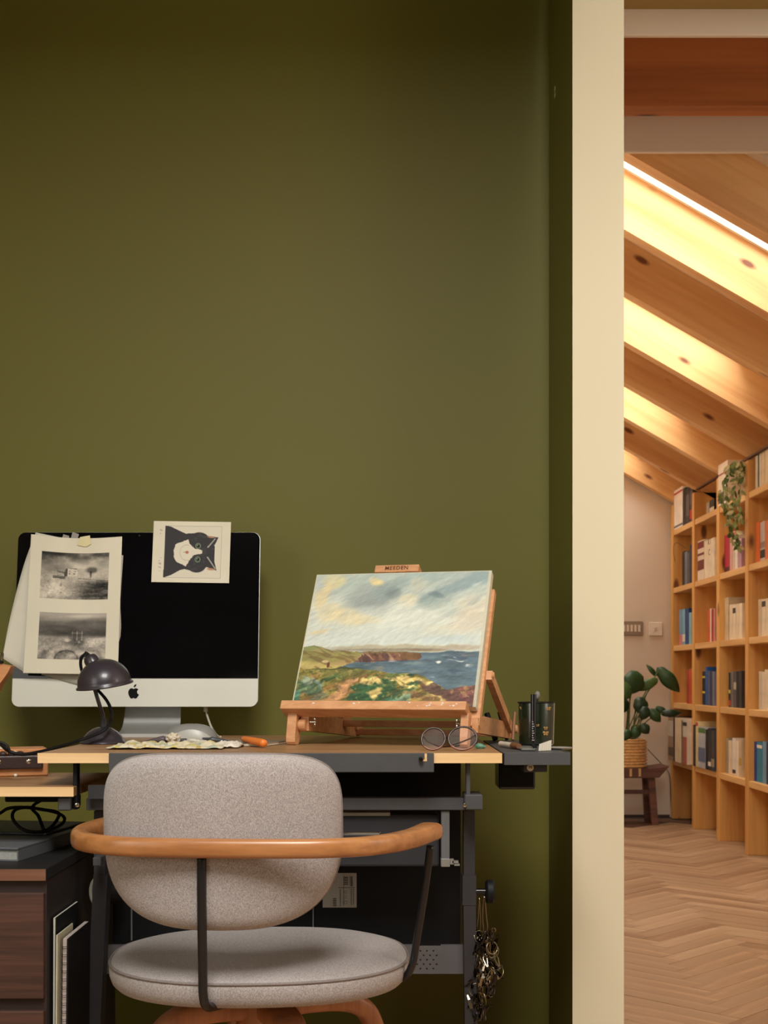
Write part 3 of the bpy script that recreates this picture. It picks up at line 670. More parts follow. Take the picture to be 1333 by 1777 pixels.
rowr(587, 616, 1540.2, 1540.8); rowr(596.3, 596.8, 1520, 1572)
obj('sticker_print', b, plain('print dark', (60, 50, 50)), st)
b = BM()
for (x, y, r) in ((600, 1548, 2.2), (600, 1557, 2), (600, 1566, 2.6)):
    p = at(x, y, 2.2982); tube(b, [p+Vector((r*.001*math.cos(t*PI/6), 0, r*.001*math.sin(t*PI/6))) for t in range(12)], .0002, 4, closed=True)
obj('sticker_symbol', b, plain('print dark', (60, 50, 50)), st)

# ---------------------------------------------------------------- chair
SC = Vector((-.20, 2.075, 0))
ch = thing('desk_chair', 'grey fabric desk chair with curved wooden armrest and black tube supports', 'chair', (SC.x, SC.y, 0))
def outline(a, bt, bb, nt, nb, taper, n=72):
    out = []
    for k in range(n):
        t = 2*PI*k/n; c_, s_ = math.cos(t), math.sin(t)
        nn, bb_ = (nt, bt) if s_ >= 0 else (nb, bb)
        x = math.copysign(abs(c_)**(2/nn), c_); z = math.copysign(abs(s_)**(2/nn), s_)
        x *= 1 - taper*max(0, -z)**1.5
        out.append((a*x, bb_*z))
    return out
def cushion(out, prof, fmap):
    b = BM(); n = len(out); rings = []
    for s_, h in prof:
        if s_ == 0: rings.append([b.verts.new(fmap(0, 0, h, 0))])
        else: rings.append([b.verts.new(fmap(x*s_, z*s_, h, s_)) for x, z in out])
    for A, B in zip(rings, rings[1:]):
        for k in range(n):
            q = []
            for v in (A[k % len(A)], A[(k+1) % len(A)], B[(k+1) % len(B)], B[k % len(B)]):
                if v not in q: q.append(v)
            if len(q) > 2: b.faces.new(q)
    return b
# backrest
bo = outline(.1755, .125, .129, 4.6, 3.1, .10)
BZ, BX, BYc = .666, -.2377, 1.835
def bmap(x, z, h, s_):
    return Vector((BX + x, BYc + .055*(x/.1755)**2 + h - .010*(z/.127) , BZ + z))
bprof = [(0, -.024), (.35, -.024), (.65, -.0235), (.84, -.022), (.93, -.0185), (.975, -.013), (.992, -.008), (1, -.003), (1, .012), (.985, .022), (.93, .030), (.8, .034), (.5, .036), (0, .037)]
obj('backrest', cushion(bo, bprof, bmap), M_fab, ch, 'all')
b = BM(); tube(b, [bmap(x*1.0, z*1.0, .006, 1) for x, z in bo], .0022, 6, closed=True); obj('backrest_piping', b, M_pipe, ch, 'all')
# seat
so = outline(.2385, .20, .206, 2.5, 2.35, 0, 96)
sa = math.radians(4)
def smap(x, y, h, s_):
    X = x*math.cos(sa) - y*math.sin(sa); Y = x*math.sin(sa) + y*math.cos(sa)
    dish = -.012*math.exp(-((x*x)/.012 + (y+.02)**2/.006)) if h > .0 else 0
    return Vector((SC.x+X, SC.y+Y, .455 + h + dish))
sprof = [(0, .0185), (.3, .018), (.55, .0165), (.75, .013), (.88, .008), (.95, .0035), (.985, .0), (1, -.004), (1.004, -.012), (1, -.022), (.985, -.032), (.955, -.039), (.9, -.042), (.5, -.043), (0, -.043)]
obj('seat', cushion(so, sprof, smap), M_fab, ch, 'all')
b = BM(); tube(b, [smap(x*.999, y*.999, -.0025, 1) for x, y in so], .0024, 6, closed=True); obj('seat_piping', b, M_pipe, ch, 'all')
# armrest
AZ = .661
arm = [(-.425, 2.13), (-.452, 2.06), (-.462, 1.97), (-.445, 1.885), (-.395, 1.832), (-.32, 1.808), (-.22, 1.797), (-.12, 1.795), (-.06, 1.806), (-.022, 1.825), (.011, 1.859), (.042, 1.913), (.064, 1.962), (.073, 1.99)]
pts = catmull([(x, y, AZ + (.002 if y > 1.95 and x > 0 else 0)) for x, y in arm], 8)
def rrect(wd, ht, n=20, e=3.2):
    return [(wd/2*math.copysign(abs(math.cos(2*PI*k/n))**(2/e), math.cos(2*PI*k/n)), ht/2*math.copysign(abs(math.sin(2*PI*k/n))**(2/e), math.sin(2*PI*k/n))) for k in range(n)]
N_ = len(pts); sc_ = []
for i in range(N_):
    t = i/(N_-1); wds = 1 + .75*max(0, (t-.62)/.38)**1.0 + .55*max(0, (.28-t)/.28)
    e = min(t, 1-t)*N_; k_ = math.sqrt(max(0.02, 1-(1-min(1, e/3.0))**3)) if e < 3 else 1
    sc_.append((wds*max(.35, k_), max(.55, k_)))
b = BM(); sweep(b, pts, rrect(.024, .0275), up=(0, 0, 1), scale=sc_); obj('armrest', b, M_armw, ch, 'all')
# tubes
b = BM(); tube(b, catmull([at(350, 1488, 1.812), at(350, 1560, 1.815), at(352, 1690, 1.83), at(353, 1728, 1.835), at(359, 1746, 1.85), at(378, 1745, 1.90), at(430, 1730, 2.02)], 8), .0068, 12); obj('back_support_tube', b, M_blackm, ch, 'all')
b = BM(); tube(b, catmull([at(747, 1468, 1.975), at(738, 1540, 1.985), at(722, 1640, 2.0), at(716, 1672, 2.0), at(704, 1694, 2.01), at(680, 1700, 2.04), at(560, 1712, 2.07)], 8), .0060, 12); obj('side_support_tube', b, M_blackm, ch, 'all')
b = BM(); box(b, SC.x-.10, SC.x+.10, SC.y-.08, SC.y+.08, .400, .4125, .003); obj('seat_plate', b, M_black, ch)
b = BM(); lathe(b, (SC.x+.01, SC.y, .31), [(0, 0), (.045, 0), (.05, .01), (.05, .085), (0, .085)], 24); obj('hub', b, M_legw, ch, True)
for ang in (203, 290, 22, 110):
    a = math.radians(ang); d = Vector((math.cos(a), math.sin(a), 0)); h = Vector((SC.x+.01, SC.y, 0))
    P = catmull([h+d*.0+Vector((0, 0, .372)), h+d*.10+Vector((0, 0, .372)), h+d*.155+Vector((0, 0, .358)), h+d*.185+Vector((0, 0, .32)), h+d*.215+Vector((0, 0, .2)), h+d*.27+Vector((0, 0, .0))], 6)
    b = BM(); n_ = len(P); side = d.cross(Vector((0, 0, 1)))
    rings = []
    for i, p in enumerate(P):
        t = (P[min(i+1, n_-1)]-P[max(i-1, 0)]).normalized(); nn = side.cross(t)
        k_ = 1 - .45*i/n_
        rings.append([b.verts.new(p + side*u_*k_ + nn*v_*k_) for u_, v_ in rrect(.058, .042, 16, 3.4)])
    for A, B in zip(rings, rings[1:]):
        for j in range(16): b.faces.new((A[j], A[(j+1) % 16], B[(j+1) % 16], B[j]))
    b.faces.new(rings[0]); b.faces.new(rings[-1][::-1]); 
    # drop exact to the floor
    obj('leg', b, M_legw, ch, 'all')

# ---------------------------------------------------------------- printed and painted surfaces: pixels -> colours on a fine mesh
rs = np.random.RandomState(11)
def vn(h, w_, cy, cx, seed):
    r = np.random.RandomState(seed); g = r.rand(cy+2, cx+2)
    y = np.linspace(0, cy, h); x = np.linspace(0, cx, w_)
    yi, xi = y.astype(int), x.astype(int); fy, fx = y-yi, x-xi
    fy = fy*fy*(3-2*fy); fx = fx*fx*(3-2*fx)
    a = g[yi][:, xi]; b_ = g[yi][:, xi+1]; c_ = g[yi+1][:, xi]; d = g[yi+1][:, xi+1]
    fx = fx[None]; fy = fy[:, None]
    return (a*(1-fx)+b_*fx)*(1-fy)+(c_*(1-fx)+d*fx)*fy
def fbm(h, w_, cy, cx, seed, o=4):
    s = np.zeros((h, w_)); a = 1; t = 0
    for i in range(o): s += a*vn(h, w_, int(cy*2**i), int(cx*2**i), seed+i); t += a; a *= .55
    return s/t
def UV(h, w_):
    v, u = np.mgrid[0:h, 0:w_]; return u/(w_-1.0), v/(h-1.0)
def sm(x, a, b_): t = np.clip((x-a)/(b_-a), 0, 1); return t*t*(3-2*t)
def mixc(img, m, col):
    m = np.clip(m, 0, 1)[..., None]; return img*(1-m) + np.array(col, float)*m
def poly(u, v, pts):
    ins = np.zeros(u.shape, bool); n = len(pts)
    for i in range(n):
        x1, y1 = pts[i]; x2, y2 = pts[(i+1) % n]
        c_ = ((y1 > v) != (y2 > v)) & (u < (x2-x1)*(v-y1)/((y2-y1) or 1e-9)+x1); ins ^= c_
    return ins.astype(float)
def blob(u, v, cx, cy, rx, ry, ang=0, soft=.5):
    a = math.radians(ang); dx, dy = u-cx, v-cy
    X = dx*math.cos(a)+dy*math.sin(a); Y = -dx*math.sin(a)+dy*math.cos(a)
    return 1-sm(np.sqrt((X/rx)**2+(Y/ry)**2), 1-soft, 1+soft)
def to_lin(img):
    c_ = np.clip(img, 0, 255)/255.0
    return np.where(c_ <= .04045, c_/12.92, ((c_+.055)/1.055)**2.4)
def print_grid(name, img, pos, mat, parent=None, base=None, thick=0):
    """img h x w x 3 (sRGB 0-255); pos(u, v) arrays -> points"""
    h, w_ = img.shape[:2]; u, v = UV(h, w_)
    P = pos(u.ravel(), v.ravel())
    off = np.array(wloc(parent) if parent else (base if base is not None else (0, 0, 0)))
    P = P - off
    idx = np.arange(h*w_).reshape(h, w_)
    q = np.stack([idx[:-1, :-1], idx[1:, :-1], idx[1:, 1:], idx[:-1, 1:]], -1).reshape(-1, 4)
    me = bpy.data.meshes.new(name); me.vertices.add(h*w_); me.vertices.foreach_set('co', P.ravel().astype(np.float32))
    me.loops.add(q.size); me.loops.foreach_set('vertex_index', q.ravel().astype(np.int32))
    me.polygons.add(len(q)); me.polygons.foreach_set('loop_start', (np.arange(len(q))*4).astype(np.int32))
    me.update(calc_edges=True)
    at_ = me.color_attributes.new('Col', 'FLOAT_COLOR', 'POINT')
    col = np.ones((h*w_, 4), np.float32); col[:, :3] = to_lin(img).reshape(-1, 3); at_.data.foreach_set('color', col.ravel())
    me.polygons.foreach_set('use_smooth', [True]*len(me.polygons))
    me.materials.append(mat); o = bpy.data.objects.new(name, me); C.objects.link(o)
    if parent: o.parent = parent
    elif base is not None: o.location = base
    if thick:
        m = o.modifiers.new('thickness', 'SOLIDIFY'); m.thickness = thick; m.offset = -1
    return o
M_print = vcol('printed paper', .75); M_paint = vcol('oil paint', .5, bump=.5, spec=.35)

# ---------------------------------------------------------------- computer
MT = .1394
def mY(z, off=0): return 2.754 - off + (z-.839)*MT
def MP(x, y, off=0):
    k = (HY-y)/F; Y = (2.754 - off + .061*MT)/(1-MT*k); return at(x, y, Y)
mon = thing('desktop_computer', 'all-in-one desktop computer with black screen and aluminium chin on the desk', 'computer', (-.537, 2.78, ZT))
mx0, mx1, mz0, mz1 = -.8015, -.2722, .839, 1.2196
def rr_out(x0, x1, z0, z1, r, n=8, corners=(1, 1, 1, 1)):
    out = []
    for (cx, cz, a0, on) in ((x1-r, z1-r, 0, corners[0]), (x0+r, z1-r, 90, corners[1]), (x0+r, z0+r, 180, corners[2]), (x1-r, z0+r, 270, corners[3])):
        for k in range(n+1):
            a = math.radians(a0+90*k/n)
            if on: out.append((cx+r*math.cos(a), cz+r*math.sin(a)))
            elif k == 0: out.append((cx+r*(1 if a0 in (0, 270) else -1), cz+r*(1 if a0 in (0, 90) else -1)))
    return out
def mplate(pts, o0, o1):
    b = BM(); A = [b.verts.new((x, mY(z, o0), z)) for x, z in pts]; B = [b.verts.new((x, mY(z, o1), z)) for x, z in pts]
    n = len(pts); b.faces.new(A); b.faces.new(B[::-1])
    for i in range(n): b.faces.new((A[i], A[(i+1) % n], B[(i+1) % n], B[i]))
    return b
zc = MP(230, 1177.5).z
M_screen = plain('black screen glass', (10, 10, 14), .05, var=.2, scale=6, spec=.5)
obj('screen_glass', mplate(rr_out(mx0, mx1, zc+.0004, mz1, .016, corners=(1, 1, 0, 0)), 0, -.004), M_screen, mon)
obj('chin', mplate(rr_out(mx0, mx1, mz0, zc-.0002, .016, corners=(0, 0, 1, 1)), .0004, -.004), M_aluf, mon)
o_ = rr_out(mx0-.0006, mx1+.0006, mz0-.0006, mz1+.0006, .0165)
b = BM(); rings = []; cxm, czm = (mx0+mx1)/2, (mz0+mz1)/2
for s_, d in ((1, .004), (1.0, .009), (.985, .0115), (.93, .018), (.8, .028), (.6, .036), (.35, .041), (.12, .043)):
    rings.append([b.verts.new((cxm+(x-cxm)*s_, mY(czm+(z-czm)*s_)+d, czm+(z-czm)*s_)) for x, z in o_])
for A, B in zip(rings, rings[1:]):
    for k in range(len(A)): b.faces.new((A[k], A[(k+1) % len(A)], B[(k+1) % len(B)], B[k]))
b.faces.new(rings[-1]); b.faces.new(rings[0][::-1]); obj('rear_shell', b, M_alu, mon, True)
# stand: L shaped bent sheet
fx0, fx1 = at(198.5, 0, 2.70).x, at(302.5, 0, 2.70).x
sp = catmull([(0, 2.655, ZT+.004), (0, 2.74, ZT+.004), (0, 2.775, ZT+.012), (0, 2.797, ZT+.035), (0, 2.815, ZT+.09), (0, 2.84, ZT+.2)], 8)
b = BM(); rows = []
for i, p in enumerate(sp):
    k_ = max(0, (p.z-ZT)/.2); x0, x1 = fx0+.006*k_*4*.4, fx1-.006*k_*4*.4
    t = (sp[min(i+1, len(sp)-1)]-sp[max(i-1, 0)]).normalized(); nn = Vector((1, 0, 0)).cross(t)*.0035
    rows.append([b.verts.new(q) for q in (Vector((x0, p.y, p.z))+nn, Vector((x1, p.y, p.z))+nn, Vector((x1, p.y, p.z))-nn, Vector((x0, p.y, p.z))-nn)])
for A, B in zip(rows, rows[1:]):
    for j in range(4): b.faces.new((A[j], A[(j+1) % 4], B[(j+1) % 4], B[j]))
b.faces.new(rows[0]); b.faces.new(rows[-1][::-1]); obj('stand', b, M_alu, mon, True)
# apple emblem on the chin
lc = MP(232, 1200.5, .0006)
def lshape(pts, name):
    b = BM(); A = [b.verts.new((lc.x+x, mY(lc.z+z, .0004), lc.z+z)) for x, z in pts]; B = [b.verts.new((lc.x+x, mY(lc.z+z, .0010), lc.z+z)) for x, z in pts]
    n = len(pts); b.faces.new(A); b.faces.new(B[::-1])
    for i in range(n): b.faces.new((A[i], A[(i+1) % n], B[(i+1) % n], B[i]))
    return obj(name, b, M_blackg, mon)
s_ = .0122
ap = [(0, .66), (.25, .78), (.55, .76), (.82, .58), (.66, .38), (.60, .12), (.70, -.16), (.92, -.34), (.76, -.68), (.50, -.98), (.26, -1.02), (0, -.92), (-.26, -1.02), (-.52, -.96), (-.82, -.5), (-.95, .02), (-.84, .46), (-.58, .74), (-.26, .78)]
lshape([(p.x*s_, p.y*s_-.002) for p in catmull([Vector((x, y, 0)) for x, y in ap], 4, closed=True)], 'emblem')
lf = [(0.0, .0), (.04, .26), (.22, .48), (.44, .54), (.40, .28), (.22, .06)]
lshape([(p.x*s_, p.y*s_+.0098) for p in catmull([Vector((x, y, 0)) for x, y in lf], 4, closed=True)], 'emblem_leaf')
p = MP(242, 929.5, .0002); b = BM(); lathe(b, p, [(0, .0006), (.0018, .0006), (.002, 0)], 14, axis=(0, -1, 0)); obj('camera_eye', b, plain('lens grey', (50, 50, 58), .2), mon)
# white cable
b = BM(); cp = [at(357, 1231, 2.785), at(360, 1243, 2.775), at(367, 1262, 2.74), at(377, 1276.2, 2.70), at(383, 1279.0, 2.668)]
tube(b, catmull(cp, 6), .0022, 8); cyl(b, at(357, 1226, 2.785), at(357, 1235, 2.785), .0048, 10)
tag(obj('power_cable', b, plain('cable white', (206, 198, 184), .5), smooth=True, base=(cp[-1].x, cp[-1].y, ZT)), 'thin white cable hanging from underside of the computer to the desk', 'cable')

# ---------------------------------------------------------------- papers taped on the screen
def quad_pos(c4, off, curl=None):
    """photo corners TL,TR,BR,BL measured on the screen plane at offset"""
    def f(u, v):
        x = (c4[0][0]*(1-u)+c4[1][0]*u)*(1-v)+(c4[3][0]*(1-u)+c4[2][0]*u)*v
        y = (c4[0][1]*(1-u)+c4[1][1]*u)*(1-v)+(c4[3][1]*(1-u)+c4[2][1]*u)*v
        o = off + (curl(u, v) if curl is not None else 0)
        if curl is not None: y = y + curl.dy(u, v) if hasattr(curl, 'dy') else y
        k = (HY-y)/F; Y = (2.754 - o + .061*MT)/(1-MT*k)
        return np.stack([(x-CX)*Y/F, Y, HC+(HY-y)*Y/F], -1)
    return f
def paper_base(h, w_, seed, c=(226, 218, 196)):
    u, v = UV(h, w_); n = fbm(h, w_, 3, 3, seed)
    return np.ones((h, w_, 3))*np.array(c) * (.97+.06*n[..., None])
H_, W_ = 250, 168
img = paper_base(H_, W_, 5); u, v = UV(H_, W_)
def photo1(h, w_):
    u, v = UV(h, w_); g = 176 + 40*(fbm(h, w_, 5, 4, 21)-.5)*2
    top = sm(v, .36, .0)*1; g = g - 105*np.clip(1-sm(v, .0, .38), 0, 1)*sm(fbm(h, w_, 4, 3, 22)+.25-.35*u, .3, .75) - 22*(1-sm(v, 0, .12))
    g = g - 55*blob(u, v, .12, .25, .22, .12, 20)*fbm(h, w_, 8, 8, 3)
    g += 30*blob(u, v, .62, .22, .2, .12)
    grd = sm(v, .5+.07*u, .56+.07*u)
    st = fbm(h, w_, 26, 5, 24)
    g = g*(1-grd*.0) - grd*(30+95*(st-.35))*sm(u, .35, .9) + grd*22*(1-sm(u, .2, .5))
    g -= grd*70*blob(u, v, .9, .78, .4, .22)*(st+.2) 
    g -= 70*blob(u, v, .05, .68, .1, .18)*(fbm(h, w_, 9, 9, 61)+.1)
    g -= 55*sm(v, .86, 1)*fbm(h, w_, 6, 12, 62)*(u > .1)
    g = np.where(poly(u, v, [(.335, .43), (.365, .34), (.385, .33), (.385, .5), (.34, .5)]) > 0, 78, g)   # gable
    g = np.where(poly(u, v, [(.39, .36), (.40, .31), (.53, .33), (.54, .40), (.54, .5), (.39, .5)]) > 0, 200+0*g, g)
    g = np.where(poly(u, v, [(.39, .31), (.535, .335), (.535, .35), (.39, .33)]) > 0, 120, g)
    for (x, y) in ((.42, .44), (.49, .44), (.42, .39), (.5, .39)): g -= 80*blob(u, v, x, y, .012, .014)
    g = np.where(poly(u, v, [(.17, .49), (.36, .50), (.36, .56), (.17, .55)]) > 0, 105+60*(st-.5), g)
    g = np.where(poly(u, v, [(.24, .38), (.34, .41), (.34, .44), (.24, .42)]) > 0, 110, g)
    g -= 105*np.clip(blob(u, v, .745, .355, .09, .075)+.4*(fbm(h, w_, 20, 20, 33)-.5), 0, 1)*blob(u, v, .745, .365, .10, .08)
    g -= 90*blob(u, v, .735, .46, .011, .07)
    g -= 60*blob(u, v, .3, .86, .015, .02) + 40*blob(u, v, .3, .68, .015, .04)
    g -= 50*np.exp(-((v-.56-.13*(u-.7))**2)/.0001)*(u > .55)
    hf = fbm(h, w_, 40, 46, 71, 2)-.5; g = (g-130)*1.12+134+38*hf*sm(v, .3, .6)+16*hf
    return np.stack([g*1.0, g*.95, g*.87], -1)
def photo2(h, w_):
    u, v = UV(h, w_); n = fbm(h, w_, 7, 3, 41)
    g = 165 - 62*sm(v, .02, .2)*(.5+n) - 22*sm(v, .18, .36)
    g += 50*blob(u, v, .45, .10, .5, .06, -8)*n
    land = sm(v, .46, .54)
    ring = np.sin(26*np.sqrt((u-.62)**2*1.1+(v-1.05)**2*1.6)+4*fbm(h, w_, 4, 4, 45))
    gl = 150+28*ring*sm(v, .6, .9)+60*(fbm(h, w_, 12, 10, 43)-.5)
    g = g*(1-land)+gl*land
    g -= 78*blob(u, v, .56, .60, .13, .11)*(.5+.5*fbm(h, w_, 14, 14, 47)); g += 70*blob(u, v, .43, .585, .05, .035) + 60*blob(u, v, .6, .62, .02, .03)
    for x in (.50, .57, .64): g += 60*np.exp(-((u-x)/.006)**2)*(v > .38)*(v < .58)
    g += 40*np.exp(-((v-.42)/.008)**2)*(u > .48)*(u < .66)
    g += 35*blob(u, v, .85, .62, .18, .07, -20)+30*blob(u, v, .84, .9, .12, .08)
    g -= 60*np.exp(-((np.sqrt((u-.42)**2+(v-1.0)**2*.8)-.17)/.012)**2)
    hf = fbm(h, w_, 40, 46, 72, 2)-.5; g = (g-120)*1.15+124+42*hf*sm(v, .45, .6)+14*hf
    return np.stack([g, g*.95, g*.88], -1)
def paste(img, pic, u0, u1, v0, v1):
    h, w_ = img.shape[:2]; a, b_ = int(v0*h), int(v1*h); c_, d = int(u0*w_), int(u1*w_)
    yi = (np.linspace(0, pic.shape[0]-1, b_-a)).astype(int); xi = (np.linspace(0, pic.shape[1]-1, d-c_)).astype(int)
    img[a:b_, c_:d] = pic[yi][:, xi]; return img
img = paste(img, photo1(100, 140), .135, .865, .115, .455)
img = paste(img, photo2(96, 140), .145, .86, .555, .895)
class Curl:
    def __init__(s, f, g): s.f = f; s.dy = g
    def __call__(s, u, v): return s.f(u, v)
tl = (55, 928)
cu = Curl(lambda u, v: .006+.010*v*v+.004*np.sin(u*PI), lambda u, v: 5*np.sin(u*PI)*(1-v)*1.0)
pa = print_grid('print_sheet', img, quad_pos([(54, 927), (212, 931), (204.5, 1171), (40, 1168)], .004, cu), M_print, base=tuple(MP(125, 1170, .02)), thick=.0004)
tag(pa, 'white sheet with two monochrome landscape photos, taped to the computer screen', 'paper')
b = BM(); q = [MP(x, y, .0165) for x, y in ((139, 932), (156, 929), (158, 944), (149, 949), (134, 946))]
prism(b, q, (0, .0004, 0)); obj('masking_tape', b, plain('masking tape cream', (222, 210, 160), .5), pa)
for q4 in (((123, 933), (126, 922), (137, 926), (135, 934)), ((108, 932), (110, 926), (120, 929), (120, 934))):
    b = BM(); prism(b, [MP(x, y+1, .003) for x, y in q4], (0, .0004, 0)); obj('clear_tape', b, plain('tape grey', (150, 144, 134), .4), pa)
# sheets behind
def free_sheet(name, label, pts, offs, mat=M_paper, n=10):
    """ pts 2 curves (left, right) of photo points from top to bottom """
    b = BM(); Lc = catmull([Vector((x, y, 0)) for x, y in pts[0]], 5); Rc = catmull([Vector((x, y, 0)) for x, y in pts[1]], 5); m = min(len(Lc), len(Rc)); rows = []
    for i in range(m):
        v = i/(m-1); rows.append([b.verts.new(MP(Lc[i].x*(1-t)+Rc[i].x*t, Lc[i].y*(1-t)+Rc[i].y*t, offs(t, v))) for t in [k/n for k in range(n+1)]])
    for A, B in zip(rows, rows[1:]):
        for k in range(n): b.faces.new((A[k], B[k], B[k+1], A[k+1]))
    o = obj(name, b, mat, smooth='all', base=tuple(MP(60, 1160, .01)))
    m = o.modifiers.new('thickness', 'SOLIDIFY'); m.thickness = .0004
    return tag(o, label, 'paper')
free_sheet('loose_sheet', 'blank curled white sheet sticking out left behind the printed sheet', [[(62, 924), (40, 985), (18, 1070), (4, 1142)], [(120, 936), (110, 1000), (80, 1090), (44, 1168)]], lambda t, v: .002 + .0*t + .028*v*v*(1-t))
free_sheet('loose_sheet', 'blank white sheet hanging lowest, its corner overlapping the aluminium chin', [[(64, 930), (80, 1000), (74, 1100), (72, 1171)], [(214, 964), (209, 1040), (205, 1120), (150, 1192.5)]], lambda t, v: .001 + .002*v, plain('paper cream white', (200, 194, 180), .8, var=.02))
# cat portrait card
H_, W_ = 158, 200; img = paper_base(H_, W_, 9, (232, 224, 202)); u, v = UV(H_, W_)
DK, DK2, CR_ = (58, 56, 58), (40, 38, 40), (230, 222, 202)
inner = ((u > .165) & (u < .885) & (v > .075) & (v < .925))
img = mixc(img, inner*1.0, (228, 220, 200)); 
edge = inner & ~((u > .170) & (u < .880) & (v > .081) & (v < .918)); img = mixc(img, edge*.55, (140, 130, 120))
body = poly(u, v, [(.155, .075), (.22, .085), (.33, .15), (.42, .20), (.52, .19), (.52, .81), (.42, .78), (.36, .80), (.25, .88), (.165, .92), (.150, .92)])
img = mixc(img, body, DK)
head = np.maximum(blob(u, v, .59, .33, .14, .155, 10, .04), blob(u, v, .57, .69, .13, .145, -10, .04))
head = np.maximum(head, poly(u, v, [(.50, .22), (.68, .20), (.76, .30), (.80, .40), (.80, .55), (.80, .68), (.72, .74), (.52, .80)]))
img = mixc(img, head, DK)
img = mixc(img, poly(u, v, [(.66, .22), (.715, .235), (.845, .255), (.80, .38), (.70, .40)]), DK)   # ear upper
img = mixc(img, poly(u, v, [(.70, .56), (.79, .60), (.835, .80), (.70, .74), (.66, .70)]), DK)      # ear lower
img = mixc(img, blob(u, v, .75, .25, .05, .015, 5, .5), (190, 140, 110)); img = mixc(img, blob(u, v, .76, .775, .05, .018, 5, .5), (190, 140, 110))
img = mixc(img, poly(u, v, [(.70, .42), (.715, .43), (.81, .28), (.80, .27)])*.9, (190, 186, 176)); img = mixc(img, poly(u, v, [(.70, .58), (.715, .57), (.825, .77), (.815, .78)])*.9, (190, 186, 176))
n_ = fbm(H_, W_, 18, 18, 77)
ruff = poly(u + .018*(n_-.5)*2, v + .018*(n_-.5)*2, [(.40, .31), (.455, .29), (.47, .36), (.54, .44), (.64, .47), (.64, .52), (.54, .55), (.47, .65), (.44, .74), (.38, .70), (.31, .66), (.275, .57), (.27, .47), (.30, .37)])
img = mixc(img, ruff, CR_)
img = mixc(img, ((np.abs(np.sqrt(((u-.44)/.85)**2+((v-.51)*.79)**2)-.10) < .004) & (u < .47))*.4, (150, 130, 120))
img = mixc(img, blob(u, v, .445, .505, .022, .024, 0, .3), (190, 120, 100)); img = mixc(img, poly(u, v, [(.395, .50), (.43, .503), (.43, .508), (.395, .508)]), (120, 90, 80))
for cy_ in (.40, .62):
    img = mixc(img, blob(u, v, .585, cy_, .036, .048, 0, .08), (132, 148, 118)); img = mixc(img, blob(u, v, .585, cy_, .028, .038, 0, .08), (82, 100, 78))
    img = mixc(img, blob(u, v, .590, cy_, .017, .022, 0, .1), (18, 18, 20)); img = mixc(img, blob(u, v, .578, cy_-.012, .005, .006, 0, .4), (230, 230, 220))
img = mixc(img, body*0 + (1-body)*0 + .25*head*(n_ > .6)*(1-ruff), (92, 90, 92))
img = mixc(img, ((u > .085) & (u < .12) & (((v > .58) & (v < .84)) | ((v > .1) & (v < .26))) & (vn(H_, W_, 60, 14, 8) > .62))*.35, (120, 110, 100))
card = print_grid('cat_portrait_card', img, quad_pos([(267, 904), (401, 906), (397.5, 1012), (262.5, 1010)], .0028), M_print, base=tuple(MP(330, 1011, .003)), thick=.0008)
tag(card, 'white card with sideways portrait of a black and white cat, on top of screen', 'card')

# ---------------------------------------------------------------- mouse and bits on the desk
YM = 2.50
def puck(c, rx, ry, rz, n=32, m=10, flat=.0, e=2.4):
    b = BM(); rings = []
    for j in range(m+1):
        t = j/m*PI/2; r = math.cos(t)**.8; z = math.sin(t)**.9
        rings.append([b.verts.new(Vector(c)+Vector((rx*r*math.copysign(abs(math.cos(a))**(2/e), math.cos(a)), ry*r*math.copysign(abs(math.sin(a))**(2/e), math.sin(a)), rz*z))) for a in [2*PI*k/n for k in range(n)]])
    for A, B in zip(rings, rings[1:]):
        for k in range(n): b.faces.new((A[k], A[(k+1) % n], B[(k+1) % n], B[k]))
    b.faces.new(rings[0][::-1]); return b
c = at(333, 1280, YM); c.z = ZT+.001
ms = thing('computer_mouse', 'grey domed computer mouse with paler side, under screen of computer', 'mouse', c)
obj('shell', puck(c, .0515, .030, .0335), plain('mouse grey', (140, 138, 134), .4), ms, 'all')
b = BM(); n = 24; rows = []
for k in range(n+1):
    a = k/n; X = -.034+.083*a; hgt = .0225*math.sin(PI*min(1, .12+a*.88))**.8
    Yf = -.0305*max(0, 1-abs(X/.0525)**2.6)**(1/2.6)
    rows.append([b.verts.new((c.x+X, c.y+Yf-.0012, c.z+.0005)), b.verts.new((c.x+X, c.y+Yf*.97-.0012, c.z+.0005+hgt*.5)), b.verts.new((c.x+X, c.y+Yf*.80-.0015, c.z+.0005+hgt))])
for A, B in zip(rows, rows[1:]):
    for k in range(2): b.faces.new((A[k], B[k], B[k+1], A[k+1]))
obj('side_panel', b, plain('mouse side pale', (178, 176, 168), .35), ms, 'all')

def crumple(name, label, x0, x1, D0, D1, amp, img_f, cat, seed, nx=120, ny=30, group=None):
    a, c_ = at(x0, 0, (D0+D1)/2).x, at(x1, 0, (D0+D1)/2).x
    n1 = fbm(ny, nx, 2, max(3, nx//16), seed, 3); n2 = fbm(ny, nx, 4, 9, seed+9, 2)
    img = img_f(ny, nx)
    def pos(u, v):
        uu = u.reshape(ny, nx); vv = v.reshape(ny, nx)
        e = np.sin(PI*np.clip(vv, 0, 1))**.5*np.sin(PI*uu)**.3
        ze = ZT+.0012 + amp*(.25+np.abs(n1-.5)*1.9)*(.25+.75*e)*1.0
        X = a+(c_-a)*uu + .006*(n2-.5)*(vv > .5) ; Y = D1+(D0-D1)*vv + .02*(n1-.5)*(1-e)
        return np.stack([X.ravel(), Y.ravel(), ze.ravel()], -1)
    o = print_grid(name, img, pos, vcol('crumpled paper', .8), base=((a+c_)/2, (D0+D1)/2, ZT), thick=.0006)
    return tag(o, label, cat, group)
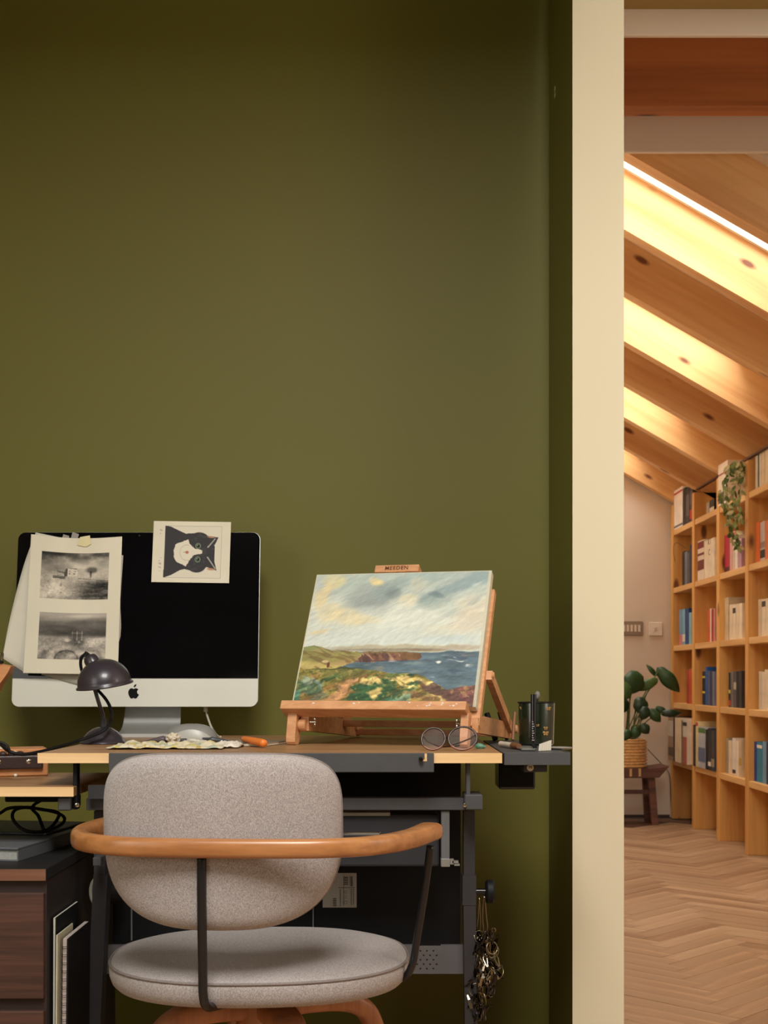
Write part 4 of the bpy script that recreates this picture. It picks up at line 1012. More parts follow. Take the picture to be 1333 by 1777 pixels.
def rag(ny, nx):
    im = paper_base(ny, nx, 31, (216, 206, 178)); n = fbm(ny, nx, 4, 14, 32); n2 = fbm(ny, nx, 5, 18, 39)
    im = mixc(im, sm(n, .5, .62), (196, 180, 110)); im = mixc(im, sm(n2, .62, .7)*.7, (150, 170, 160)); im = mixc(im, sm(1-n2, .66, .72)*.7, (180, 150, 70)); return im
crumple('paint_rag', 'crumpled paint-stained paper lying along the front of the brown desktop', 197, 392, 2.205, 2.33, .018, rag, 'paper', 51)
def tis(ny, nx):
    return paper_base(ny, nx, 35, (218, 210, 196))
crumple('tissue', 'small crumpled white tissue at right end of the stained paper', 372, 420, 2.24, 2.31, .02, tis, 'tissue', 63, 40, 24)
c = at(300, 1279, 2.42)
b = BM(); r = bmesh.ops.create_icosphere(b, subdivisions=4, radius=1)
from mathutils import noise
for v in b.verts:
    d = 1+.45*noise.noise(v.co*2.1)+.25*noise.noise(v.co*5); v.co = Vector((c.x+v.co.x*.0125*d, c.y+v.co.y*.010*d, ZT+.017+v.co.z*.0085*d))
mn = min(v.co.z for v in b.verts)
for v in b.verts: v.co.z += ZT+.0095-mn if False else (ZT+.0005-mn)*1.0
tag(obj('tissue_ball', b, plain('tissue cream', (210, 198, 176), .9), smooth='all', base=(c.x, c.y, ZT)), 'little crumpled cream paper ball in front of the grey mouse', 'tissue')
def paint_tube(x, D, ang, L_, r, colr, label, capc=(20, 20, 24), name='paint_tube'):
    c = at(x, 0, D); c.z = ZT; t = thing(name, label, 'paint tube', c); d = Vector((math.cos(math.radians(ang)), math.sin(math.radians(ang)), 0)); s = Vector((-d.y, d.x, 0))
    b = BM(); rows = []
    for i in range(9):
        f = i/8; rw, rh = r*(1+.35*f), r*(1-.93*f**1.3)
        if i == 0: rw, rh = r*.8, r*.8
        rows.append([b.verts.new(c + d*(L_*(f-.5)) + s*rw*math.cos(a) + Vector((0, 0, r+.0006+max(rh, .0006)*math.sin(a) - (r-max(rh, .0006))))) for a in [2*PI*k/12 for k in range(12)]])
    for A, B in zip(rows, rows[1:]):
        for k in range(12): b.faces.new((A[k], A[(k+1) % 12], B[(k+1) % 12], B[k]))
    b.faces.new(rows[0][::-1]); b.faces.new(rows[-1]); obj('tube_body', b, plain('tube '+label[:18], colr, .4, var=.3, scale=120), t, 'all')
    b = BM(); cyl(b, c-d*(L_/2+.012)+Vector((0, 0, r+.0006)), c-d*(L_/2-.001)+Vector((0, 0, r+.0006)), r*.6, 12); obj('cap', b, plain('cap %s' % str(capc), capc, .4), t, True)
paint_tube(268, 2.44, 160, .05, .007, (90, 80, 84), 'small paint tube with blue cap lying behind the stained paper', (30, 70, 150))
paint_tube(352, 2.40, 10, .06, .006, (188, 184, 170), 'small white paint tube with dark lettering lying behind stained paper')
paint_tube(385, 2.44, 15, .05, .006, (70, 74, 78), 'small dark grey paint tube lying left of the orange marker')
# magazine / pad
a_ = at(448, 0, 2.38); pdm = thing('magazine', 'thin magazine lying flat on desk beneath the orange marker', 'magazine', (a_.x, 2.36, ZT))
R_ = Matrix.Translation((a_.x, 2.36, ZT)) @ Matrix.Rotation(math.radians(-18), 4, 'Z')
b = BM(); box(b, -.045, .035, -.055, .06, .0012, .0052, M=R_); obj('pages', b, M_pages, pdm)
b = BM(); box(b, -.046, .036, -.056, .061, .0005, .0011, M=R_); box(b, -.046, .036, -.056, .061, .0053, .0059, M=R_); obj('cover', b, plain('magazine cover', (120, 112, 104), .4, var=.5, scale=30), pdm)
p, q = at(421, 1281.5, 2.34), at(459, 1291.5, 2.25); p.z = ZT+.0125; q.z = ZT+.0085
mk = thing('orange_marker', 'orange marker with dark tip lying on the magazine', 'marker', (q.x, q.y, ZT))
b = BM(); d = (q-p); P_ = [p+d*f for f in (0, .06, .5, .94, 1)]; tube(b, P_, .0062, 14, scale=[.6, .85, 1.05, 1.15, 1.0]); obj('barrel', b, plain('marker orange', (226, 124, 46), .45), mk, 'all')
b = BM(); cyl(b, p-d*.06, p+d*.01, .0022, 10, .0034); obj('tip', b, plain('tip brown', (70, 50, 40), .5), mk, True)

# ---------------------------------------------------------------- lamp
LC = at(179, 0, 2.41); LC.z = ZT
lm = thing('desk_lamp', 'small dark purple-grey desk lamp with domed shade in front of screen', 'lamp', LC)
b = BM(); lathe(b, LC, [(0, 0), (.0425, 0), (.0432, .002), (.042, .0045), (.0395, .006), (.036, .013), (.028, .022), (.018, .0285), (.010, .031), (0, .0315)], 40); obj('base', b, M_lamp, lm, True)
p = at(180, 0, 2.41); b = BM(); cyl(b, (p.x, 2.41, ZT+.030), (p.x, 2.41, ZT+.0475), .0068, 16); obj('neck', b, plain('lamp neck grey', (54, 52, 58), .5), lm, True)
b = BM(); tube(b, catmull([at(180, 1252, 2.41), at(178, 1240, 2.41), at(171, 1218, 2.40), at(164, 1194, 2.40), at(158, 1170, 2.40), at(154, 1150, 2.40)], 6), .0037, 10); obj('stem', b, M_lamp, lm, True)
ax = Vector((-.13, -.12, 1)).normalized()
rc = at(182, 1190, 2.37)
b = BM(); pr = [(.0505, -.001), (.0525, -.0005), (.0525, .0022), (.0495, .004)]
for k in range(1, 15):
    t = k/14*PI/2; pr.append((.0495*math.cos(t), .004+.046*math.sin(t)))
inn = [(max(0, r-.0018) if r > .001 else 0, z-.0016) for r, z in pr[:3:-1]] + [(.0485, -.001), (.0505, -.001)]
lathe(b, rc, pr, 48, axis=ax); obj('shade', b, M_lamp, lm, 'all')
b = BM(); lathe(b, rc, inn, 48, axis=ax); obj('shade_lining', b, plain('shade lining', (120, 112, 112), .5), lm, 'all')
sax = Vector((-.62, .2, 1)).normalized(); s0 = rc + Vector((-.020, .004, .037))
b = BM(); lathe(b, s0, [(0, -.006), (.0125, -.006), (.0145, .004), (.0135, .015), (.011, .020), (.0055, .0225), (0, .023)], 24, axis=sax); obj('socket', b, M_lamp, lm, 'all')
b = BM(); cyl(b, at(148, 1140, 2.385), at(153, 1133, 2.385), .006, 12); obj('switch_knob', b, M_black, lm, True)
b = BM(); tube(b, catmull([at(150, 1134, 2.40), at(141, 1142, 2.40), at(141, 1160, 2.405), at(150, 1180, 2.41), at(172, 1200, 2.41), at(186, 1217, 2.40), at(194, 1236, 2.395), at(193, 1250, 2.39), at(186, 1262, 2.365), at(172, 1272, 2.355), at(140, 1284, 2.35), at(105, 1295, 2.30), at(65, 1305.5, 2.25), at(38, 1309, 2.22), at(16, 1304, 2.21), at(4, 1294, 2.22), at(-2, 1289, 2.25)], 6), .0031, 8); obj('flex', b, M_black, lm, True)
b = BM(); tube(b, catmull([at(-3, 1287, 2.2), at(6, 1290, 2.2), at(14, 1296, 2.2), at(17, 1304, 2.2)], 5), .0022, 8); obj('flex', b, M_black, lm, True)

# ---------------------------------------------------------------- easel (local frame: u right, v back, w up)
PH, TH = math.radians(16.6), math.radians(29)
E0 = Vector((-.172, 2.38, ZT))
ME = Matrix.Translation(E0) @ Matrix.Rotation(-PH, 4, 'Z')
MC = ME @ Matrix.Translation((0, 0, .0715)) @ Matrix.Rotation(-TH, 4, 'X')     # canvas frame: x right, y back(normal), z up the slope
es = thing('table_easel', 'light wooden tabletop easel holding the seascape painting, on the desk', 'easel', E0)
CW, CHh = .350, .291
b = BM(); box(b, -.012, .338, -.024, .010, -.018, -.0005, .001, M=MC); lt = obj('canvas_ledge', b, M_easel, es)
b = BM()
for i in range(16):
    x = random.choice((random.uniform(.26, .32), random.uniform(0, .33))); z = random.uniform(-.014, -.004); s = random.uniform(.0008, .0028)
    box(b, x, x+s*1.6, -.0246, -.0238, z, z+s, M=MC)
obj('paint_fleck', b, plain('white paint fleck', (226, 216, 206), .5), lt)['kind'] = 'stuff'
for x0, x1, nm in ((-.004, .010, 'left'), (.338, .355, 'right')):
    b = BM(); box(b, x0, x1, .018, .036, -.028, .262 if nm == 'right' else .20, .0015, M=MC); obj('side_post', b, M_easel, es)
b = BM(); box(b, .156, .190, .020, .036, 0, .305, .001, M=MC); ma = obj('centre_mast', b, M_easel, es)
b = BM(); box(b, .118, .206, -.002, .022, CHh+.0015, CHh+.018, .001, M=MC); clb = obj('canvas_clamp', b, M_easel, es)
rot = (MC.to_3x3() @ Matrix.Rotation(PI/2, 3, 'X')).to_euler()
text('clamp_lettering', 'MEEDEN', .0115, clb, MC @ Vector((.162, -.0025, CHh+.0098)), rot, plain('burnt brand', (96, 52, 28), .7), .0003, 1.12, .00008)
b = BM(); box(b, .01, .344, .022, .034, .05, .075, .001, M=MC); obj('cross_bar', b, M_easel, es)
b = BM(); box(b, .01, .344, .022, .034, .18, .20, .001, M=MC); obj('cross_bar', b, M_easel, es)
# front feet
for u0, u1 in ((-.002, .0155), (.326, .340)):
    pts_ = [(-.012, .060), (-.022, .020), (-.023, .006), (-.019, .001), (-.010, 0), (-.002, .002), (.002, .010), (.004, .030), (.012, .062)]
    b = BM(); prism(b, [(u0, v_, w_) for v_, w_ in pts_], (u1-u0, 0, 0), M=ME); obj('front_foot', b, M_easel, es)
# base frame
M_easd = M_easel
for u0, u1 in ((.018, .034), (.343, .354)):
    b = BM(); prism(b, [(u0, .0, .026), (u0, .0, .052), (u0, .05, .054), (u0, .30, .034), (u0, .33, .022), (u0, .33, .003), (u0, .29, .003)], (u1-u0, 0, 0), M=ME); obj('base_rail', b, M_easd, es)
for v0, w0 in ((.285, .006), (.20, .026)):
    b = BM(); box(b, .034, .344, v0, v0+.016, w0, w0+.013, .001, M=ME); obj('base_cross_rail', b, M_easd, es)
for u0 in (.018, .352):
    p0 = MC @ Vector((u0+.008 if u0 > .1 else u0, .030, .082)); p1 = ME @ Vector((u0+.004 if u0 > .1 else u0+.005, .285, .022))
    b = BM(); sweep(b, [p0, p1], [(-.006, -.009), (.006, -.009), (.006, .009), (-.006, .009)]); obj('rear_strut', b, M_easd, es)
    b = BM(); q0 = p0 + (ME.to_3x3() @ Vector((.010, 0, 0))); lathe(b, q0-(ME.to_3x3() @ Vector((.004, 0, 0))), [(0, .0), (.0055, 0), (.006, .002), (.0045, .004), (0, .005)], 14, axis=(ME.to_3x3() @ Vector((1, 0, 0)))); obj('pivot_cap', b, M_easel, es, True)
    b = BM(); q0 = p1 + (ME.to_3x3() @ Vector((.008, 0, 0))); lathe(b, q0, [(0, .0), (.008, 0), (.009, .003), (.007, .008), (0, .009)], 14, axis=(ME.to_3x3() @ Vector((1, 0, 0)))); obj('pivot_cap', b, M_easel, es, True)
for u0, sgn in ((.035, 1), (.325, -1)):
    p0 = ME @ Vector((u0, .004, .042)); dx = ME.to_3x3() @ Vector((sgn, 0, 0))
    b = BM(); cyl(b, p0, p0+dx*.012, .0022, 10); 
    for s_ in (-1, 1): ellipsoid(b, p0+dx*.010+Vector((0, 0, s_*.005)), .0022, .0022, .0045, 8, 6)
    obj('wing_nut', b, M_chrome, es, True)
b = BM(); lathe(b, ME @ Vector((.016, .0, .036)), [(0, 0), (.011, 0), (.012, .003), (.012, .012), (.010, .014), (0, .014)], 18, axis=ME.to_3x3() @ Vector((1, 0, 0))); obj('wood_washer', b, M_easel, es, True)

# painting
H_, W_ = 290, 350
img = np.ones((H_, W_, 3))*np.array((206, 210, 196)); u, v = UV(H_, W_)
# warped coordinates give a hand-painted edge to every shape
wx = (fbm(H_, W_, 10, 12, 101)-.5)*.05; wy = (fbm(H_, W_, 10, 12, 103)-.5)*.05; U, V = u+wx, v+wy
def strokes(ang, fine, seed, o=3):
    a = math.radians(ang); s1 = (u*math.cos(a)+v*math.sin(a)); s2 = (-u*math.sin(a)+v*math.cos(a))
    g = np.random.RandomState(seed).rand(160, 160); out = np.zeros(u.shape); t = 0; am = 1
    for i in range(o):
        X = (s1*fine*.22*2**i+40) % 158; Y = (s2*fine*2**i+40) % 158; xi, yi = X.astype(int), Y.astype(int); fx, fy = X-xi, Y-yi
        fx = fx*fx*(3-2*fx); fy = fy*fy*(3-2*fy)
        out += am*((g[yi, xi]*(1-fx)+g[yi, xi+1]*fx)*(1-fy)+(g[yi+1, xi]*(1-fx)+g[yi+1, xi+1]*fx)*fy); t += am; am *= .6
    return out/t
sA, sB, sC = strokes(-35, 26, 1), strokes(-20, 18, 2), strokes(10, 30, 3)
img *= (1 + .10*(sA-.5))[..., None]
img = mixc(img, (1-sm(v, .0, .62))*.35, (196, 204, 196)); img = mixc(img, sm(v, .30, .54)*.55, (206, 212, 202))
img = mixc(img, (1-sm(V+.10*(1-U), .0, .40))*.55*(U > .0), (150, 170, 166))
for (x, y, a_, b_, an, c_, k_) in (
    (.36, .20, .14, .07, -25, (118, 128, 128), .8), (.30, .14, .12, .06, -30, (150, 160, 156), .7), (.45, .12, .12, .05, -35, (134, 152, 152), .7),
    (.80, .13, .22, .045, -28, (112, 136, 146), .75), (.92, .06, .14, .05, -25, (140, 160, 162), .7), (.70, .22, .10, .06, -10, (138, 156, 150), .7), (.60, .06, .16, .05, -20, (156, 176, 170), .7),
    (.72, .18, .05, .015, 30, (96, 116, 122), .8), (.06, .10, .06, .06, 0, (178, 186, 190), .6), (.20, .08, .10, .05, -20, (172, 186, 178), .7),
    (.06, .17, .035, .10, 10, (232, 204, 142), .8), (.12, .30, .07, .08, 20, (230, 212, 164), .75), (.11, .05, .06, .06, 30, (230, 208, 142), .7), (.36, .07, .045, .028, 40, (236, 212, 146), .95),
    (.22, .34, .10, .06, 10, (230, 210, 160), .7), (.34, .36, .10, .03, 0, (226, 208, 160), .6), (.08, .46, .05, .022, -20, (232, 196, 128), .7), (.56, .22, .05, .05, 60, (230, 216, 178), .8), (.60, .10, .05, .05, -20, (216, 204, 176), .5),
    (.93, .27, .10, .09, -20, (216, 206, 182), .9), (.90, .38, .10, .08, 0, (214, 196, 172), .6), (.76, .46, .14, .05, -10, (214, 204, 176), .55), (.54, .34, .14, .10, 0, (218, 222, 208), .7), (.70, .36, .10, .06, 0, (216, 220, 206), .6),
    (.36, .28, .10, .04, -10, (178, 186, 180), .6), (.5, .48, .3, .05, 0, (206, 214, 206), .7), (.15, .50, .12, .04, 0, (206, 214, 208), .7), (.80, .52, .16, .03, 0, (190, 206, 208), .7), (.47, .16, .04, .05, -55, (92, 108, 112), .45)):
    img = mixc(img, blob(U, V, x, y, a_, b_, an, .45)*k_*(.65+.7*(sA-.2)), c_)
img = mixc(img, sm(sA, .68, .8)*.35*(v < .5), (224, 226, 214)); img = mixc(img, sm(1-sA, .70, .82)*.25*(v < .35), (130, 148, 150))
# far land and horizon
hz = .575 + .015*(u-.5)
img = mixc(img, blob(u, V, .55, .575, .42, .022, 1, .3)*.8, (178, 168, 140)); img = mixc(img, blob(U, v, .50, .592, .34, .012, 0, .4)*.6*(.4+sC), (120, 104, 84)); img = mixc(img, blob(U, v, .88, .575, .12, .018, 0, .4)*.7, (186, 170, 150))
# sea
sea = sm(V*.5+v*.5, .600, .612)*(u > .22)
seac = np.ones(img.shape)*np.array((92, 112, 122))*(1+.45*(strokes(3, 46, 9)-.5))[..., None]
seac = mixc(seac, sm(strokes(-4, 30, 12), .60, .72)*.55, (132, 148, 146)); seac = mixc(seac, sm(strokes(6, 34, 14), .64, .74)*.5, (70, 84, 104)); seac = mixc(seac, sm(strokes(0, 30, 15), .70, .78)*.5, (150, 140, 118))
img = img*(1-sea[..., None]) + seac*sea[..., None]
for x, y, a_ in ((.88, .66, .035), (.77, .675, .02), (.735, .815, .022), (.80, .83, .028), (.78, .865, .018), (.93, .70, .02)): img = mixc(img, blob(u+2.2*wx, v+1.6*wy, x, y, a_, .009, -8, .6)*sm(sC, .40, .55), (226, 230, 222))
# headland
hd = poly(U, V*.6+v*.4, [(-.1, .60), (.10, .600), (.30, .615), (.42, .600), (.60, .605), (.672, .612), (.68, .650), (.66, .672), (.55, .672), (.42, .675), (.30, .680), (.1, .74), (-.1, .74)])
hc = np.ones(img.shape)*np.array((122, 84, 66))*(1+.5*(strokes(60, 40, 21)-.5)+.6*(fbm(H_, W_, 50, 60, 313, 2)-.5))[..., None]
hc = mixc(hc, sm(strokes(50, 34, 22), .52, .64)*.8*(u < .56), (186, 148, 116)); hc = mixc(hc, sm(strokes(70, 30, 23), .55, .66)*.8, (84, 58, 56)); hc = mixc(hc, (1-sm(V, .60, .628))*.8, (134, 122, 74)); hc = mixc(hc, blob(u, v, .62, .64, .05, .03, 0, .5)*.6, (120, 92, 52))
img = img*(1-hd[..., None]) + hc*hd[..., None]
img = mixc(img, blob(U, v, .53, .673, .02, .006, 0, .5), (236, 236, 228)); img = mixc(img, blob(U, v, .46, .672, .26, .006, 0, .5)*.5, (70, 60, 66))
# near left slope behind
ls = poly(U, V, [(-.1, .555), (.06, .562), (.16, .575), (.26, .59), (.34, .62), (.30, .69), (.22, .73), (-.1, .73)])
lc_ = np.ones(img.shape)*np.array((150, 142, 84))*(1+.35*(sC-.5))[..., None]
lc_ = mixc(lc_, (1-sm(V, .57, .62))*.7, (132, 146, 96)); lc_ = mixc(lc_, sm(V, .66, .70)*.75, (200, 178, 110)); lc_ = mixc(lc_, sm(sB, .58, .68)*.6, (170, 140, 96)); lc_ = mixc(lc_, sm(strokes(25, 34, 31), .62, .72)*.6, (112, 88, 56))
img = img*(1-ls[..., None]) + lc_*ls[..., None]
img = mixc(img, blob(u, v, .165, .70, .008, .022, 0, .3), (110, 62, 36)); img = mixc(img, blob(u, v, .145, .675, .02, .010, 0, .3)*.8, (214, 190, 140))
# foreground
fg = poly(U*.5+u*.5, V*.55+v*.45, [(-.1, .735), (.14, .725), (.30, .725), (.42, .74), (.52, .765), (.62, .765), (.70, .79), (.78, .845), (.84, .875), (.90, .865), (1.1, .83), (1.1, 1.1), (-.1, 1.1)])
fc = np.ones(img.shape)*np.array((126, 116, 56))*(1+.5*(strokes(-30, 24, 41)-.5))[..., None]
g1, g2, g3 = strokes(-40, 16, 43, 4), strokes(30, 18, 44, 4), strokes(-15, 20, 45, 4)
fc = mixc(fc, sm(g1, .54, .62)*.9*(u < .66), (54, 84, 54)); fc = mixc(fc, sm(g2, .56, .64)*.85*(u < .6), (92, 108, 56)); fc = mixc(fc, sm(g3, .58, .66)*.8, (178, 146, 70)); fc = mixc(fc, sm(1-g1, .58, .68)*.7, (140, 96, 58))
Uf = u + (fbm(H_, W_, 15, 18, 201, 3)-.5)*.085; Vf = v + (fbm(H_, W_, 18, 18, 207, 3)-.5)*.07
fc = mixc(fc, blob(Uf, Vf, .24, .755, .20, .03, 0, .4)*.75, (122, 116, 62))
fc = mixc(fc, blob(Uf, Vf, .08, .86, .07, .05, 20, .4)*.8, (72, 104, 82)); fc = mixc(fc, blob(Uf, Vf, .08, .82, .06, .022, 30, .4)*.8, (140, 154, 136)); fc = mixc(fc, blob(Uf, Vf, .13, .94, .06, .04, -50, .4)*.7, (116, 120, 104))
fc = mixc(fc, blob(Uf, Vf, .24, .92, .035, .14, 32, .25)*.95, (198, 148, 102)); fc = mixc(fc, blob(Uf, Vf, .31, .80, .04, .014, -30, .3)*.9, (204, 156, 108))
for x, y, a_, b_, an in ((.40, .94, .07, .045, -20), (.33, .94, .04, .03, -30), (.50, .90, .04, .05, 30), (.56, .97, .05, .035, 0), (.46, .83, .06, .03, -20), (.38, .86, .05, .035, -45), (.65, .86, .04, .018, -30), (.02, .93, .03, .04, 0)): fc = mixc(fc, blob(Uf, Vf, x, y, a_, b_, an, .35)*.9, (48, 88, 56) if an else (72, 120, 100))
for x, y, a_, b_, an in ((.60, .80, .12, .020, 5), (.70, .83, .08, .020, 18), (.45, .90, .035, .045, 60), (.62, .93, .03, .05, 50), (.06, .985, .2, .016, 0), (.42, .82, .05, .02, 20), (.80, .93, .06, .012, 20), (.58, .84, .08, .016, 25)): fc = mixc(fc, blob(Uf, Vf, x, y, a_, b_, an, .35)*1.0*sm(g2+.25*sA, .48, .62), (222, 196, 124))
for x, y, a_, b_, an, c_ in ((.76, .88, .09, .022, 28, (90, 64, 60)), (.70, .93, .10, .03, 10, (122, 92, 60)), (.93, .90, .10, .06, -20, (116, 74, 72)), (.97, .96, .05, .07, 0, (110, 66, 66)), (.86, .92, .08, .02, 25, (92, 64, 56)), (.80, .98, .16, .018, 0, (190, 156, 60)), (.93, .86, .05, .018, -20, (150, 96, 80)), (.60, .95, .05, .03, -50, (120, 156, 132))): fc = mixc(fc, blob(Uf, Vf, x, y, a_, b_, an, .35)*.85, c_)
fc *= (1+.75*(strokes(-25, 60, 46)-.5))[..., None]; fc *= (1+.3*(fbm(H_, W_, 60, 70, 301, 2)-.5))[..., None]
fc = mixc(fc, sm(fbm(H_, W_, 40, 44, 303, 3), .64, .72)*.4, (206, 180, 108)); fc = mixc(fc, sm(fbm(H_, W_, 36, 40, 309, 3), .66, .74)*.4, (52, 60, 40))
img = img*(1-fg[..., None]) + fc*fg[..., None]
img = mixc(img, blob(u, V, .22, .727, .16, .006, 0, .5)*.7, (60, 62, 34))
img *= (1+.16*(strokes(-30, 80, 48)-.5))[..., None]; img *= (1+.10*(strokes(-60, 90, 49, 3)-.5))[..., None]; img = mixc(img, (v < .55)*.12, (226, 228, 216))
img = mixc(img, ((u < .008) | (v < .006) | (u > .985))*.85, (206, 200, 176))
def cpos(u, v):
    loc = np.stack([u*CW, np.full_like(u, -.0006), CHh*(1-v)], -1); R3 = np.array(MC.to_3x3()); T3 = np.array(MC.translation); return loc @ R3.T + T3
cv = thing('seascape_painting', 'oil painting of rugged coast, sea and cloudy sky on stretched canvas', 'painting', MC @ Vector((CW/2, 0, 0)))
print_grid('painted_surface', img, cpos, M_paint, cv)
b = BM(); box(b, 0, CW, 0, .017, 0, CHh, .0008, M=MC); obj('canvas_edge', b, plain('raw primed canvas', (206, 198, 174), .8, var=.08, scale=60), cv)

# ---------------------------------------------------------------- glasses
GD = 2.17
gl = thing('eyeglasses', 'round tortoiseshell eyeglasses resting at the front edge of the desk', 'glasses', (at(778, 0, GD).x, GD, ZT))
M_tort = plain('tortoiseshell rim', (48, 30, 24), .2, var=.5, scale=90); M_gl = glass('spectacle lens', (.96, .96, .97), .10)
for (cx, cy, rx, ry, nm) in ((752, 1284.5, 20.5, 18.5, 0), (803, 1283.5, 24.5, 19.5, 1)):
    sc = GD/F; c = at(cx, cy, GD); ring = []
    for k in range(40):
        a = 2*PI*k/40; z = ry*math.sin(a)*sc; ring.append(c + Vector((rx*math.cos(a)*sc + .08*z, .45*z, z)))
    lo_ = min(p.z for p in ring); dz = ZT+.0022-lo_
    ring = [p+Vector((0, 0, dz)) for p in ring]; c = c+Vector((0, 0, dz))
    b = BM(); tube(b, ring, .0018, 6, closed=True); rm = obj('rim', b, M_tort, gl, 'all')
    b = BM(); cv_ = b.verts.new(c); rv = [b.verts.new(c+(p-c)*.98) for p in ring]
    for k in range(40): b.faces.new((cv_, rv[k], rv[(k+1) % 40]))
    obj('lens', b, M_gl, rm, 'all')
    b = BM(); tube(b, [p for k, p in enumerate(ring) if 24 <= k <= 36], .0019, 6); obj('lower_rim', b, plain('rim copper', (130, 76, 52), .25), rm, 'all')
b = BM(); tube(b, catmull([at(771, 1284, GD), at(775, 1279, GD+.003), at(779, 1283, GD)], 5), .0018, 8); obj('bridge', b, M_tort, gl, 'all')
for s_, pts_ in ((0, [(732, 1276, GD+.006), (745, 1288, GD+.04), (768, 1296, GD+.09), (800, 1294, GD+.125)]), (1, [(827, 1275, GD+.006), (815, 1282, GD+.05), (800, 1288, GD+.09), (786, 1292, GD+.12)])):
    P_ = catmull([at(*q) for q in pts_], 8); P_ = [Vector((p.x, p.y, max(p.z, ZT+.0022))) for p in P_]
    b = BM(); tube(b, P_, .0015, 8); obj('temple', b, M_tort, gl, 'all')

# ---------------------------------------------------------------- pencil pot and things on the tray
PCX = at(931, 0, 2.38); PCX.z = ZT-.0005
pt = thing('pencil_pot', 'dark green pot with golden butterfly motifs in corner of the desk', 'pot', PCX)
b = BM(); lathe(b, PCX, [(0, 0), (.030, 0), (.032, .002), (.034, .0765), (.0335, .079), (.0315, .0785), (.030, .006), (0, .006)], 40)
obj('cup', b, plain('dark green enamel', (18, 30, 16), .25, var=.35, scale=30, coat=.3), pt, True)
b = BM(); tube(b, [PCX+Vector((.034*math.cos(2*PI*k/40), .034*math.sin(2*PI*k/40), .0785)) for k in range(40)], .0013, 6, closed=True); obj('rim', b, M_black, pt, 'all')
for (x, y, s_, an) in ((905, 1229, .0035, 20), (952, 1230, .0045, 40), (933, 1259, .0032, 0), (947, 1273, .0055, 10), (947, 1264, .004, -30)):
    X = at(x, y, 2.35); dx = X.x-PCX.x; Yf = PCX.y-math.sqrt(max(1e-6, .0347**2-dx*dx)); c = at(x, y, Yf)
    b = BM()
    for sx in (-1, 1):
        for (ox, oz, rx, rz) in ((.55, .35, .55, .42), (.4, -.35, .38, .34)):
            p = c+Vector((sx*ox*s_, -.0004+abs(sx*ox*s_+dx)*.0, oz*s_)); ellipsoid(b, p, rx*s_, .0006, rz*s_, 8, 5)
    ellipsoid(b, c, .12*s_, .0009, .6*s_, 6, 5); obj('butterfly', b, plain('gold print', (150, 112, 56), .4, var=.3, scale=300), pt, 'all')
def stick(name, label, cat, px, py, p0, p1, D0, D1, r, mat, head=None, group=None):
    a, c = at(px, py, D0), at(p0, p1, D1); t = thing(name, label, cat, a)
    b = BM(); tube(b, [a, a+(c-a)*.5, c], r, 10); obj('handle', b, mat, t, True)
    if head:
        hm, hr, hl = head; d = (c-a).normalized(); b = BM()
        tube(b, [c-d*.002, c+d*hl*.35, c+d*hl*.8, c+d*hl], hr, 12, scale=[.5, 1, .8, .25]); obj('brush_head', b, hm, t, 'all')
    return t
M_bris = plain('brush bristle grey', (120, 116, 112), .8, var=.3, scale=300)
stick('paint_brush', 'round soft brush with grey bristles standing in the pencil pot', 'brush', 932, 1280, 932.5, 1212, 2.385, 2.40, .0022, M_black, (M_bris, .0055, .014))
stick('paint_brush', 'short thin brush at the right rim of the pencil pot', 'brush', 940, 1280, 947.5, 1219, 2.385, 2.40, .0016, M_black, (plain('dark bristle', (70, 54, 34), .8), .0022, .006))
stick('black_marker', 'tall glossy black marker pen standing in front of pencil pot', 'pen', 925.5, 1289.5, 926, 1205, 2.335, 2.34, .0054, M_blackg)
mkp = C.objects[-1] if False else [o for o in C.objects if o.name.startswith('black_marker')][0]
b = BM(); p = at(925, 1262, 2.335)
for k in range(9): box(b, p.x-.0022, p.x+.0018-.001*(k % 3), p.y-.0062, p.y-.0056, p.z-.024+k*.0042, p.z-.0225+k*.0042)
obj('pen_lettering', b, plain('pen print silver', (160, 160, 160), .5), mkp)
stick('craft_tool', 'black handled tool leaning behind the right easel post', 'tool', 860, 1284, 845, 1238, 2.52, 2.54, .0055, M_black)
stick('black_handle_brush', 'slim black handle leaning between easel strut and pencil pot', 'brush', 880, 1284, 866, 1236, 2.56, 2.58, .0035, M_black)
stick('paint_brush', 'pale wooden brush handle leaning left of the pencil pot', 'brush', 890, 1284, 893.5, 1236, 2.50, 2.52, .0032, plain('worn wood handle', (128, 84, 56), .5))
bt = thing('pen', 'white and brown handled pen lying flat on the grey tray', 'pen', (at(885, 0, 2.26).x, 2.26, ZT))
p, q, r_ = at(869, 0, 2.30), at(890, 0, 2.24), at(901, 0, 2.21)
for v_ in (p, q, r_): v_.z = ZT+.0055
b = BM(); tube(b, [p, q], .0048, 12); obj('cap', b, plain('pen white', (200, 190, 176), .4), bt, True)
b = BM(); cyl(b, q, r_, .0056, 12, .0048); obj('barrel', b, plain('pen brown', (112, 72, 48), .4), bt, True)
b = BM(); x = at(914, 0, 2.2).x; box(b, x-.012, x+.012, 2.17, 2.24, ZT+.0002, ZT+.0042, .001); tag(obj('eraser_tin', b, plain('flat tin grey', (128, 128, 122), .4, metal=.4), base=(x, 2.2, ZT)), 'small flat grey tin lying beside the brown pen on tray', 'tin')
sb_ = thing('scalpel', 'slanted black blade leaning on the folded white papers', 'tool', (at(930, 0, 2.18).x, 2.18, ZT))
b = BM(); p, q = at(929, 1300, 2.17), at(917, 1279, 2.19); sweep(b, [p+Vector((0, 0, .003)), (p+q)/2, q], [(-.003, -.0008), (.003, -.0008), (.003, .0008), (-.003, .0008)], scale=[1.3, 1, .3]); obj('blade', b, M_black, sb_)
